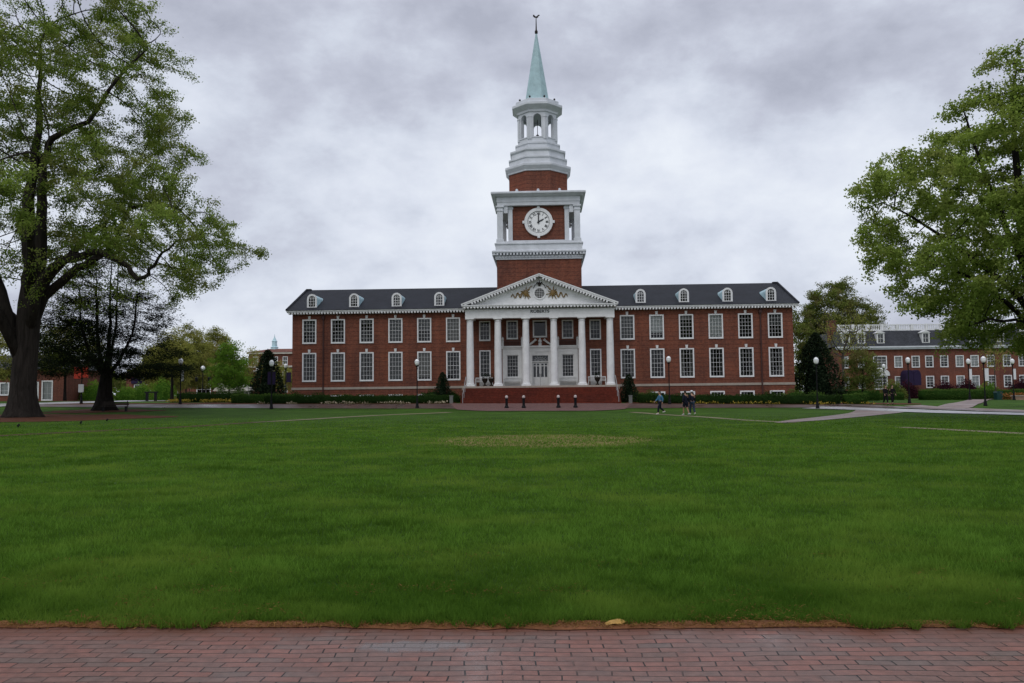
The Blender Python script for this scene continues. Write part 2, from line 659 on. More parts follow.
def leaf_quads(P, size, aspect=.55, flat=0., droop=0., out_dir=None):
    """one pointed leaf (a kite of four corners) per point"""
    n = len(P)
    a = unit(RNG.normal(size=(n, 3)) * np.array([1, 1, 1 - flat]) + np.array([0, 0, -droop]) +
             (0 if out_dir is None else out_dir))
    b = RNG.normal(size=(n, 3)) * np.array([1, 1, 1 - flat])
    b = unit(b - a * np.sum(a * b, 1, keepdims=True))
    c = np.cross(a, b)
    s = np.asarray(size).reshape(-1, 1) * np.ones((n, 1))
    w = s * aspect
    fold = c * w * .25
    V = np.stack([P, P + a * s * .5 + b * w * .5 + fold, P + a * s, P + a * s * .5 - b * w * .5 + fold], 1)
    F = np.arange(4 * n).reshape(n, 4)
    return V.reshape(-1, 3), F
def merge(mb, other, rz=0, loc=(0, 0, 0)):
    c, s = math.cos(rz), math.sin(rz)
    mb.add([(x * c - y * s + loc[0], x * s + y * c + loc[1], z + loc[2]) for x, y, z in other.v], other.f)
    return mb


def arch_pts(cx, hw, zs, n=10):
    """half circle from right to left above the springing line"""
    return [(cx + hw * math.cos(math.pi * i / n), zs + hw * math.sin(math.pi * i / n)) for i in range(n + 1)]


def wall_sheet(mb, x0, x1, z0, z1, holes, y=0, deep=.25, step=3.0):
    xs = sorted({round(v, 4) for v in [x0, x1] + [h[0] for h in holes] + [h[1] for h in holes]})
    zs = sorted({round(v, 4) for v in [z0, z1] + [h[2] for h in holes] + [h[3] for h in holes]})
    for i in range(len(xs) - 1):
        for j in range(len(zs) - 1):
            cx, cz = (xs[i] + xs[i + 1]) / 2, (zs[j] + zs[j + 1]) / 2
            if any(h[0] < cx < h[1] and h[2] < cz < h[3] for h in holes):
                continue
            mb.add([(xs[i], y, zs[j]), (xs[i + 1], y, zs[j]), (xs[i + 1], y, zs[j + 1]), (xs[i], y, zs[j + 1])], [(0, 1, 2, 3)])
    for a, b, c, d in holes:
        q = [(a, c), (b, c), (b, d), (a, d)]
        for k in range(4):
            p, r = q[k], q[(k + 1) % 4]
            mb.add([(p[0], y, p[1]), (r[0], y, r[1]), (r[0], y + deep, r[1]), (p[0], y + deep, p[1])], [(0, 3, 2, 1)])


def window(root, s, z0, z1, w, cols, rows, y=0, dz=0, casing=.13, key=False, sill=True, blind=None, mat='white_paint', bar=.019, meet=True):
    a, b = s - w / 2, s + w / 2
    m = MB()
    y0, y1 = y - .05, y + .1
    m.box(a, a + casing, y0, y1, z0, z1).box(b - casing, b, y0, y1, z0, z1)
    m.box(a + casing, b - casing, y0 + .002, y1, z1 - casing, z1).box(a + casing, b - casing, y0 + .002, y1, z0, z0 + casing * .8)
    ia, ib, ic, id_ = a + casing, b - casing, z0 + casing * .8, z1 - casing
    for i in range(1, cols):
        x = ia + (ib - ia) * i / cols
        m.box(x - bar / 2, x + bar / 2, y + .055, y + .085, ic, id_)
    for j in range(1, rows):
        z = ic + (id_ - ic) * j / rows
        k = bar * 1.7 if meet and j == rows // 2 else bar
        m.box(ia, ib, y + .052, y + .087, z - k / 2, z + k / 2)
    o = m.build('window', mat, root, dz)
    MB().add([(ia, y + .09, ic), (ib, y + .09, ic), (ib, y + .09, id_), (ia, y + .09, id_)], [(0, 1, 2, 3)]).build('pane', 'glass', o, dz)
    if sill:
        MB().box(a - .01, b + .01, y - .08, y - .003, z0 - .06, z0 - .004).build('sill', 'white_wood', o, dz)
    if key:
        MB().prism([(s - .1, z1 + .003), (s + .1, z1 + .003), (s + .135, z1 + .34), (s - .135, z1 + .34)], y - .09, y - .003).build('keystone', 'white_wood', o, dz)
    if blind:
        fr, bm, side = blind
        zb = id_ - (id_ - ic) * fr
        mm = MB()
        if side:                      # a pair of curtains
            k = (ib - ia) * side
            for (p, q) in ((ia, ia + k), (ib - k, ib)):
                for t in range(4):
                    u0, u1 = p + (q - p) * t / 4, p + (q - p) * (t + 1) / 4
                    um = (u0 + u1) / 2
                    mm.add([(u0, y + .2, zb), (um, y + .26, zb), (u1, y + .2, zb), (u0, y + .2, id_), (um, y + .26, id_), (u1, y + .2, id_)], [(0, 1, 4, 3), (1, 2, 5, 4)])
                mm.build('curtain', bm, o, dz)
                mm = MB()
        else:
            mm.box(ia, ib, y + .16, y + .17, zb, id_)
            mm.build('blind', bm, o, dz)
    return o


def dentils(mb, x0, x1, y0, y1, z0, z1, w=.14, gap=.15):
    n = int((x1 - x0) / (w + gap))
    st = (x1 - x0) / n
    for i in range(n):
        c = x0 + st * (i + .5)
        mb.box(c - w / 2, c + w / 2, y0, y1, z0, z1)


def text_mesh(txt, size, depth, align='CENTER'):
    cu = bpy.data.curves.new('lettering', 'FONT')
    cu.body = txt
    cu.size = size
    cu.extrude = depth
    cu.offset = size * .022
    cu.align_x = align
    cu.align_y = 'CENTER'
    ob = bpy.data.objects.new('lettering', cu)
    COL.objects.link(ob)
    bpy.context.view_layer.update()
    me = bpy.data.meshes.new_from_object(ob.evaluated_get(bpy.context.evaluated_depsgraph_get()))
    bpy.data.objects.remove(ob)
    bpy.data.curves.remove(cu)
    return me


def text_into(mb, txt, size, depth, x, y, z, sx=1.0, spin=0):
    """upright lettering facing -y"""
    me = text_mesh(txt, size, depth)
    c, s = math.cos(spin), math.sin(spin)
    vs = []
    for v in me.vertices:
        u, w = v.co.x * sx, v.co.y
        vs.append((x + u * c - w * s, y - v.co.z, z + u * s + w * c))
    mb.add(vs, [tuple(p.vertices) for p in me.polygons])
    bpy.data.meshes.remove(me)


def build_hall():
    zb = .5
    root = empty('brick_hall', (HX, HY, zb), YAW)
    tag(root, 'long red brick hall with white columned portico, clock tower and pale green spire', 'hall')
    P = lambda mb, name, mat, parent=None, smooth=False: mb.build(name, mat, parent or root, zb, smooth)
    HW, DEP = 25.75, 14.0
    ctr = [s * (8.954 + 3 * k) for s in (-1, 1) for k in range(6)]
    holes = []
    for c in ctr:
        holes += [(c - .675, c + .675, 7.1, 9.47), (c - .675, c + .675, 3.16, 5.99)]
        if abs(c) > 11:
            holes.append((c - .675, c + .675, 1.02, 1.6))
    for c in (-5.68, 5.68):
        holes += [(c - .53, c + .53, 7.15, 9.06), (c - .53, c + .53, 3.34, 6.04)]
    for c in (-2.85, 2.85):
        holes += [(c - .53, c + .53, 7.3, 9.06), (c - .56, c + .56, 3.32, 5.52)]
    holes += [(-.66, .66, 7.46, 9.06), (-.95, .95, 2.38, 5.5)]
    m = MB()
    wall_sheet(m, -HW, HW, .2, 10.05, holes)
    # the other three sides and the gables
    m.add([(HW, 0, .2), (HW, DEP, .2), (HW, DEP, 10.05), (HW, 0, 10.05)], [(0, 1, 2, 3)])
    m.add([(-HW, 0, .2), (-HW, DEP, .2), (-HW, DEP, 10.05), (-HW, 0, 10.05)], [(0, 3, 2, 1)])
    m.add([(-HW, DEP, .2), (HW, DEP, .2), (HW, DEP, 10.05), (-HW, DEP, 10.05)], [(0, 3, 2, 1)])
    for x in (-HW, HW):
        m.add([(x, 0, 10.05), (x, DEP, 10.05), (x, 7, 13.1)], [(0, 1, 2)])
    P(m, 'wall', 'brick')
    P(MB().box(-HW + .3, HW - .3, 1.3, 1.4, .3, 9.9), 'interior_wall', 'interior')
    P(MB().box(-HW + .3, HW - .3, .3, 1.29, 6.3, 6.5), 'interior_floor', 'interior')
    # the stone band
    for k in (-1, 1):
        m = MB()
        a, b = sorted((k * (HW + .06), k * 7.75))
        m.box(a, b, -.07, -.004, 2.22, 2.46)
        a, b = sorted((k * (HW + .004), k * (HW + .06)))
        m.box(a, b, -.003, DEP, 2.22, 2.46)
        P(m, 'stone_band', 'limestone')
    # windows of the wings: (share drawn, stuff, curtain share)
    up = {0: (.55, 'shade_grey', 0), 1: (.5, 'curtain', .16), 2: (.18, 'shade_grey', 0), 3: (.97, 'shade_grey', 0), 4: (.55, 'shade_grey', 0), 5: (.98, 'curtain', 0),
          6: (.98, 'shade_grey', 0), 7: (.76, 'blind', 0), 8: (.2, 'curtain', 0), 9: (.98, 'blind', 0), 10: None, 11: (.45, 'shade_grey', 0)}
    lo = {0: (.98, 'shade_grey', .3), 1: (.98, 'curtain', .16), 2: (.98, 'shade_grey', .22), 3: (.98, 'shade_grey', 0), 4: (.92, 'curtain', 0), 5: (.98, 'shade_grey', .26),
          6: (.98, 'curtain', .24), 7: (.98, 'shade_grey', .2), 8: (.98, 'curtain', .28), 9: (.98, 'shade_grey', .24), 10: (.98, 'shade_grey', .3), 11: (.98, 'curtain', .22)}
    order = sorted(ctr)
    for i, c in enumerate(order):
        window(root, c, 7.04, 9.53, 1.47, 4, 6, 0, zb, key=True, blind=up[i])
        window(root, c, 3.10, 6.05, 1.47, 4, 6, 0, zb, key=True, blind=lo[i])
        if abs(c) > 11:
            window(root, c, .98, 1.66, 1.47, 4, 1, 0, zb, sill=False, meet=False)
    for c in (-5.68, 5.68):
        window(root, c, 7.1, 9.12, 1.16, 3, 4, 0, zb, casing=.12, blind=(.45, 'shade_grey', 0) if c > 0 else None)
        window(root, c, 3.29, 6.09, 1.16, 3, 6, 0, zb, casing=.12, blind=(.98, 'shade_grey', .25))
        P(MB().box(c - .58, c + .58, -.045, -.004, 2.4, 3.18).box(c - .45, c + .45, -.07, -.046, 2.55, 3.05), 'apron_panel', 'white_wood')
    for c in (-2.85, 2.85):
        window(root, c, 7.24, 9.12, 1.17, 3, 4, 0, zb, casing=.12)
    window(root, 0, 7.4, 9.12, 1.44, 1, 1, 0, zb, casing=.13)
    # white bays either side of the door, each under a little balcony
    for c in (-2.83, 2.83):
        m = MB()
        m.box(c - 1.02, c - .59, -.4, -.004, 2.4, 6.2).box(c + .59, c + 1.02, -.4, -.004, 2.4, 6.2)
        m.box(c - .59, c + .59, -.397, -.004, 5.55, 6.2).box(c - .59, c + .59, -.397, -.004, 2.4, 3.3)
        for k in (-.35, .35):
            m.box(c + k - .27, c + k + .27, -.42, -.398, 2.6, 3.15)
        for k in (-.81, .81):
            m.box(c + k - .1, c + k + .1, -.43, -.401, 2.6, 5.9)
        m.box(c - 1.1, c + 1.1, -.5, -.004, 6.2, 6.34).box(c - 1.17, c + 1.17, -.58, -.005, 6.34, 6.47)
        bay = P(m, 'bay', 'white_wood')
        window(root, c, 3.3, 5.54, 1.18, 4, 6, -.2, zb, casing=.06, sill=False, blind=(.98, 'shade_grey', .2))
        m = MB()
        for k in (-.98, .98):
            m.box(c + k - .09, c + k + .09, -.5, -.3, 6.475, 7.05)
            m.lathe([(.05, 7.05), (.11, 7.12), (.13, 7.24), (.06, 7.34), (.02, 7.42)], c + k, -.4, 8)
        P(m, 'balcony_post', 'white_wood', bay)
        m = MB().box(c - .88, c + .88, -.44, -.36, 6.95, 7.03).box(c - .88, c + .88, -.43, -.37, 6.5, 6.56)
        for k in range(12):
            m.box(c - .8 + k * .145 - .025, c - .8 + k * .145 + .025, -.425, -.375, 6.56, 6.95)
        P(m, 'balcony_rail', 'downspout', bay)
    # the doorway
    m = MB()
    for k in (-1, 1):
        m.box(k * 1.0 - .2, k * 1.0 + .2, -.34, -.004, 2.4, 5.85)
        m.box(k * 1.0 - .13, k * 1.0 + .13, -.37, -.341, 2.7, 5.6)
    m.box(-.8, .8, -.33, -.004, 5.48, 5.85)
    m.box(-1.28, 1.28, -.38, -.004, 5.85, 6.3).box(-1.4, 1.4, -.5, -.005, 6.3, 6.48)
    m.box(-.8, .8, -.1, .02, 4.82, 4.92)
    for k in (-1, 1):                                      # two sweeping halves of the broken pediment
        pts = []
        for i in range(9):
            t = i / 8
            pts.append((k * (1.35 - .95 * t), -.3, 6.52 + .62 * t ** 1.5))
        m.tube(pts, [.1] * 8 + [.16], 8)
    m.box(-.16, .16, -.4, -.1, 6.485, 6.75)
    m.lathe([(.1, 6.75), (.19, 6.9), (.2, 7.02), (.1, 7.14), (.05, 7.25), (.02, 7.32)], 0, -.25, 10)
    P(m, 'door_surround', 'white_wood')
    m = MB()
    for k in (-1, 1):
        a, b = (k * .79, k * .01) if k < 0 else (.01, .79)
        m.box(a, a + .09, .03, .08, 2.4, 4.8).box(b - .09, b, .03, .08, 2.4, 4.8)
        m.box(a + .09, b - .09, .031, .08, 4.66, 4.8).box(a + .09, b - .09, .031, .08, 2.4, 3.28)
        m.box((a + b) / 2 - .05, (a + b) / 2 + .05, .032, .08, 3.28, 4.66)
        m.box(a + .09, b - .09, .033, .079, 4.38, 4.46)
        m.box(a + .17, b - .17, .01, .03, 2.56, 3.1)
    d = P(m, 'door', 'white_wood')
    P(MB().box(-.79, .79, .06, .07, 3.26, 4.68), 'pane', 'glass', d)
    P(MB().tube([(-.07, .0, 3.3), (-.07, -.03, 3.45), (-.07, 0, 3.6)], .018).tube([(.07, .0, 3.3), (.07, -.03, 3.45), (.07, 0, 3.6)], .018), 'handle', 'dark_bronze', d)
    m = MB().box(-.8, .8, .075, .08, 4.92, 5.48)
    f = P(m, 'fanlight', 'glass')
    m = MB()
    for i in range(1, 8):
        a = math.pi * i / 8
        m.tube([(.2 * math.cos(a), .06, 4.94 + .12 * math.sin(a)), (.78 * math.cos(a), .06, 4.94 + .5 * math.sin(a))], .016, 5)
    m.tube([(.2 * math.cos(math.pi * i / 8), .06, 4.94 + .12 * math.sin(math.pi * i / 8)) for i in range(9)], .016, 5)
    m.tube([(.55 * math.cos(math.pi * i / 12), .06, 4.94 + .36 * math.sin(math.pi * i / 12)) for i in range(13)], .016, 5)
    P(m, 'fanlight_bars', 'white_wood', f)
    # main cornice
    for a, b in ((-HW - .35, -7.7), (7.7, HW + .35)):
        m = MB()
        m.box(a - (.1 if a < 0 else 0), b + (.1 if a > 0 else 0), -.5, -.003, 10.2, 10.32)
        m.box(a - (.15 if a < 0 else 0), b + (.15 if a > 0 else 0), -.58, -.002, 10.32, 10.44)
        dentils(m, a, b, -.56, -.003, 10.04, 10.198, .15, .16)
        k = -1 if a < 0 else 1
        x0, x1 = sorted((k * (HW + .004), k * (HW + .4)))
        m.box(x0, x1, .01, DEP, 10.2, 10.42)
        P(m, 'cornice', 'white_paint')
    # roof
    m = MB()
    E0, E1, ZR = -.62, DEP + .62, 13.52
    XR = HW + .52
    ze = 10.445
    m.add([(-XR, E0, ze), (XR, E0, ze), (XR, 7, ZR), (-XR, 7, ZR), (-XR, E1, ze), (XR, E1, ze),
           (-XR, E0, ze - .03), (XR, E0, ze - .03), (XR, 7, ZR - .33), (-XR, 7, ZR - .33), (-XR, E1, ze - .03), (XR, E1, ze - .03)],
          [(0, 1, 2, 3), (3, 2, 5, 4), (0, 6, 7, 1), (4, 5, 11, 10), (0, 3, 9, 6), (3, 4, 10, 9), (1, 7, 8, 2), (2, 8, 11, 5), (6, 9, 8, 7), (9, 10, 11, 8)])
    P(m, 'roof', 'slate')
    m = MB()
    for k in (-1, 1):
        m.tube([(k * (XR - .04), E0 + .05, ze + .05), (k * (XR - .04), 6.7, ZR - .04)], .11, 6)
        m.box(min(k * (XR - .5), k * XR) - .02, max(k * (XR - .5), k * XR) + .02, 6.75, 7.25, ZR - .1, ZR + .1)
    P(m, 'roof_edge', 'slate')
    # dormers
    for c in (-23.8, -19.35, -14.88, -10.42, 10.42, 14.85, 19.3, 23.72):
        hw, zb0, zs, y0 = .48, 10.76, 11.72, .3
        ring = arch_pts(c, hw, zs, 12)
        m = MB()
        prof = [(c + hw, zb0)] + ring + [(c - hw, zb0)]
        n = len(prof)
        vs = [(x, y0 + .06, z) for x, z in prof] + [(x, 4.9, z) for x, z in prof]
        m.add(vs, [(i, i + n, i + 1 + n, i + 1) for i in range(n - 1)])
        dm = P(m, 'dormer', 'dormer_copper', smooth=False)
        # white front with an arched opening
        ih = hw - .15
        inner = [(c + ih, zb0 + .14)] + arch_pts(c, ih, zs, 12) + [(c - ih, zb0 + .14)]
        oh = hw + .04
        outer = [(c + oh, zb0 - .02)] + arch_pts(c, oh, zs, 12) + [(c - oh, zb0 - .02)]
        m = MB()
        for yy, rev in ((y0, False), (y0 + .1, True)):
            o = len(m.v)
            m.v += [(x, yy, z) for x, z in outer] + [(x, yy, z) for x, z in inner]
            k = len(outer)
            for i in range(k - 1):
                q = (o + i, o + i + k, o + i + 1 + k, o + i + 1)
                m.f.append(q if rev else tuple(reversed(q)))
        k = len(outer)
        for i in range(k - 1):
            m.f.append((i, i + 1, i + 1 + 2 * k, i + 2 * k))
            m.f.append((i + k, i + 3 * k, i + 1 + 3 * k, i + 1 + k))
        m.box(c - oh, c + oh, y0 - .01, y0 + .1, zb0 - .06, zb0 + .14)
        P(m, 'dormer_front', 'white_paint', dm)
        m = MB()
        for u in (-.13, .13):
            m.box(c + u - .018, c + u + .018, y0 + .05, y0 + .08, zb0 + .14, zs + .3)
        for z in (zb0 + .42, zb0 + .68, zs + .02):
            m.box(c - ih, c + ih, y0 + .052, y0 + .082, z - .018, z + .018)
        m.tube([(c + .19 * math.cos(math.pi * i / 8), y0 + .066, zs + .19 * math.sin(math.pi * i / 8)) for i in range(9)], .017, 4)
        P(m, 'muntins', 'white_paint', dm)
        P(MB().prism(inner[::1], y0 + .085, y0 + .09), 'pane', 'glass', dm)
        P(MB().prism(inner, y0 + .5, y0 + .52), 'backing', 'interior', dm)
    # downspouts
    for x in (-22.47, 22.45):
        m = MB().tube([(x, -.3, 10.06), (x, -.12, 9.7), (x, -.12, 2.6), (x, -.16, 2.4), (x, -.16, .6)], .075, 8)
        m.box(x - .16, x + .16, -.28, -.03, 9.55, 9.85)
        P(m, 'downspout', 'downspout')
    # ---------------- portico
    P(MB().box(-7.75, 7.75, -3.35, -.01, 1.95, 2.37), 'porch_floor', 'limestone')
    m = MB()
    n = 10
    for i in range(n):
        z = 2.34 - (i + 1) * .163
        y = -3.35 - (i + 1) * .3
        m.box(-7.62, 7.62, y, -3.36, .25, z + .0)
        m.box(-7.64, 7.64, y - .03, y + .2, z - .055, z + .004)
    m.box(-7.7, 7.7, -3.345, -.02, .3, 1.94)
    P(m, 'steps', 'step_brick')
    for i in range(6):
        c = (i - 2.5) * 2.789
        m = MB().cbox(c, -2.6, 2.44, .92, .92, .14)
        m.lathe([(.44, 2.51), (.45, 2.58), (.39, 2.64), (.375, 2.8), (.375, 4.6), (.355, 6.4), (.315, 8.75), (.315, 8.8), (.35, 8.82), (.35, 8.87), (.315, 8.89),
                 (.32, 8.96), (.42, 9.04)], c, -2.6, 24)
        m.cbox(c, -2.6, 9.085, .88, .88, .085)
        P(m, 'column', 'white_paint', smooth=False)
    m = MB()
    for a, b, y0, y1 in ((-7.42, 7.42, -3.02, -2.2), (-7.42, -6.6, -2.2, -.005), (6.6, 7.42, -2.2, -.005)):
        m.box(a, b, y0, y1, 9.13, 9.42)
        m.box(a + .03, b - .03, y0 + .03, y1, 9.42, 9.46)
        m.box(a + .01, b - .01, y0 + .01, y1, 9.46, 9.97)
    m.box(-6.6, 6.6, -2.2, -.006, 9.3, 9.36)
    en = P(m, 'entablature', 'white_paint')
    m = MB()
    text_into(m, 'ROBERTS', .42, .012, .03, -3.03, 9.74, 1.08)
    P(m, 'lettering', 'letter', en)
    m = MB()
    m.box(-7.3, 7.3, -2.72, -2.5, 9.971, 10.08)
    dentils(m, -7.6, 7.6, -3.47, -2.6, 10.1, 10.224, .17, .16)
    m.box(-7.45, 7.45, -2.55, -.01, 10.081, 10.225)
    m.box(-7.7, 7.7, -3.42, -.012, 10.225, 10.34).box(-7.76, 7.76, -3.5, -.014, 10.34, 10.42)
    for k in (-1, 1):
        for i in range(11):
            y = -2.7 + i * .25
            x0, x1 = sorted((k * 7.45, k * 7.66))
            m.box(x0, x1, y, y + .13, 10.055, 10.224)
    P(m, 'portico_cornice', 'white_paint')
    # tympanum and raking cornices
    m = MB().prism([(-7.1, 10.421), (7.1, 10.421), (0, 13.2)], -2.75, -2.6)
    pd = P(m, 'pediment', 'white_paint')
    m = MB()
    L = math.hypot(7.76, 2.95)
    an = math.atan2(2.95, 7.76)
    for k in (-1, 1):
        def rk(u0, u1, v0, v1, ya, yb):
            q = []
            for u, v in ((u0, v0), (u1, v0), (u1, v1), (u0, v1)):
                q.append((k * (-7.76 + u * math.cos(an) - v * math.sin(an)), 10.42 + u * math.sin(an) + v * math.cos(an)))
            if k < 0:
                q = q[::-1]
            m.prism(q, ya, yb)
        rk(.0, L + .05, .0, .12, -3.5, -2.4)
        rk(.3, L + .0, -.13, -.004, -3.46, -2.5)
        rk(.75, L - .05, -.4, -.3, -2.85, -2.6)
        nn = 23
        for i in range(nn):
            u = 1.0 + (L - 1.3) * i / nn
            rk(u, u + .165, -.32, -.133, -3.47, -2.62)
    P(m, 'raking_cornice', 'white_paint', pd)
    # round window
    m = MB()
    for a in range(24):
        t0, t1 = 2 * math.pi * a / 24, 2 * math.pi * (a + 1) / 24
        q = [(.03 + r_ * math.cos(t), 11.58 + r_ * math.sin(t)) for r_, t in ((.5, t0), (.62, t0), (.62, t1), (.5, t1))]
        m.prism(q, -2.83, -2.76)
    for i in range(-2, 3):
        u = i * .17
        h = math.sqrt(.5 ** 2 - u * u)
        m.box(.03 + u - .012, .03 + u + .012, -2.8, -2.775, 11.58 - h, 11.58 + h)
        m.box(.03 - h, .03 + h, -2.803, -2.772, 11.58 + u - .012, 11.58 + u + .012)
    ow = P(m, 'round_window', 'white_paint', pd)
    P(MB().prism([(.03 + .52 * math.cos(2 * math.pi * a / 24), 11.58 + .52 * math.sin(2 * math.pi * a / 24)) for a in range(24)], -2.765, -2.755), 'round_pane', 'interior', pd)
    # gilded carvings: a shield with rays and a ribbon each side, a smaller shield over the window
    for k in (-1, 1):
        m = MB()
        cx, cz = k * 1.36, 11.6
        m.lathe([(.02, 0), (.2, .03), (.24, .08), (.18, .13), (.02, .16)], 0, 0, 10)
        sh = m
        m = MB()
        m.add([(cx + x, -2.76 - z, cz + y * 1.25) for x, y, z in sh.v], sh.f)
        for i in range(10):
            a = 2 * math.pi * (i + .3) / 10
            l = .42 + .14 * (i % 3)
            m.tube([(cx + .2 * math.cos(a), -2.8, cz + .22 * math.sin(a)), (cx + l * math.cos(a), -2.8, cz + l * math.sin(a))], [.075, .03], 5)
        pts = []
        for i in range(40):
            t = i / 39
            pts.append((cx + k * (.2 + 1.25 * t), -2.8, cz - .1 - .22 * t + .3 * (1 - .45 * t) * math.sin(t * 15.5 + .5)))
        m.tube(pts, [.08 - .03 * i / 39 for i in range(40)], 6)
        pts = [(cx - k * (.2 + .45 * i / 14), -2.8, cz + .28 + .5 * (i / 14) + .08 * math.sin(i * .9)) for i in range(15)]
        m.tube(pts, [.065 - .03 * i / 14 for i in range(15)], 5)
        m.tube([(cx - k * (.12 + .35 * i / 8), -2.8, cz - .2 - .24 * (i / 8) ** 2) for i in range(9)], [.09 - .05 * i / 8 for i in range(9)], 5)
        P(m, 'carving', 'gold', pd)
    m = MB().prism([(-.24, 12.72), (-.1, 12.36), (.03, 12.26), (.16, 12.36), (.3, 12.72), (.03, 12.62)], -2.86, -2.76)
    m.tube([(.03, -2.8, 12.6), (.03, -2.8, 12.92)], [.06, .02], 6)
    for k in (-1, 1):
        m.tube([(.03 + k * (.2 + .45 * i / 12), -2.8, 12.6 - .5 * (i / 12) ** 1.4 + .07 * math.sin(i * 1.1)) for i in range(13)], .03, 5)
    P(m, 'carving', 'dark_bronze', pd)
    # the portico's own roof running back into the main roof
    m = MB()
    zr, zl = 13.47, 10.545
    m.add([(-7.76, -3.5, zl), (0, -3.5, zr), (7.76, -3.5, zl), (-7.76, .2, zl), (0, 6.8, zr), (7.76, .2, zl)], [(0, 1, 4, 3), (1, 2, 5, 4)])
    m.add([(-7.76, -3.5, zl - .02), (0, -3.5, zr - .02), (7.76, -3.5, zl - .02), (-7.76, .2, zl - .02), (0, 6.8, zr - .02), (7.76, .2, zl - .02)], [(3, 4, 1, 0), (4, 5, 2, 1)])
    P(m, 'portico_roof', 'slate')
    # handrails
    for k in (-1, 1):
        m = MB()
        x = k * 7.35
        m.tube([(x, -3.2, 2.37), (x, -3.2, 3.3), (x, -3.5, 3.3), (x, -6.5, 1.65), (x, -6.8, 1.65), (x, -6.8, .75)], .028, 8)
        for t in (.3, .65):
            y = -3.5 - 3 * t
            m.tube([(x, y, 2.3 - 1.6 * t), (x, y, 3.3 - 1.65 * t)], .028, 6)
        P(m, 'handrail', 'rail_grey')
    build_tower(root, zb)
    return root


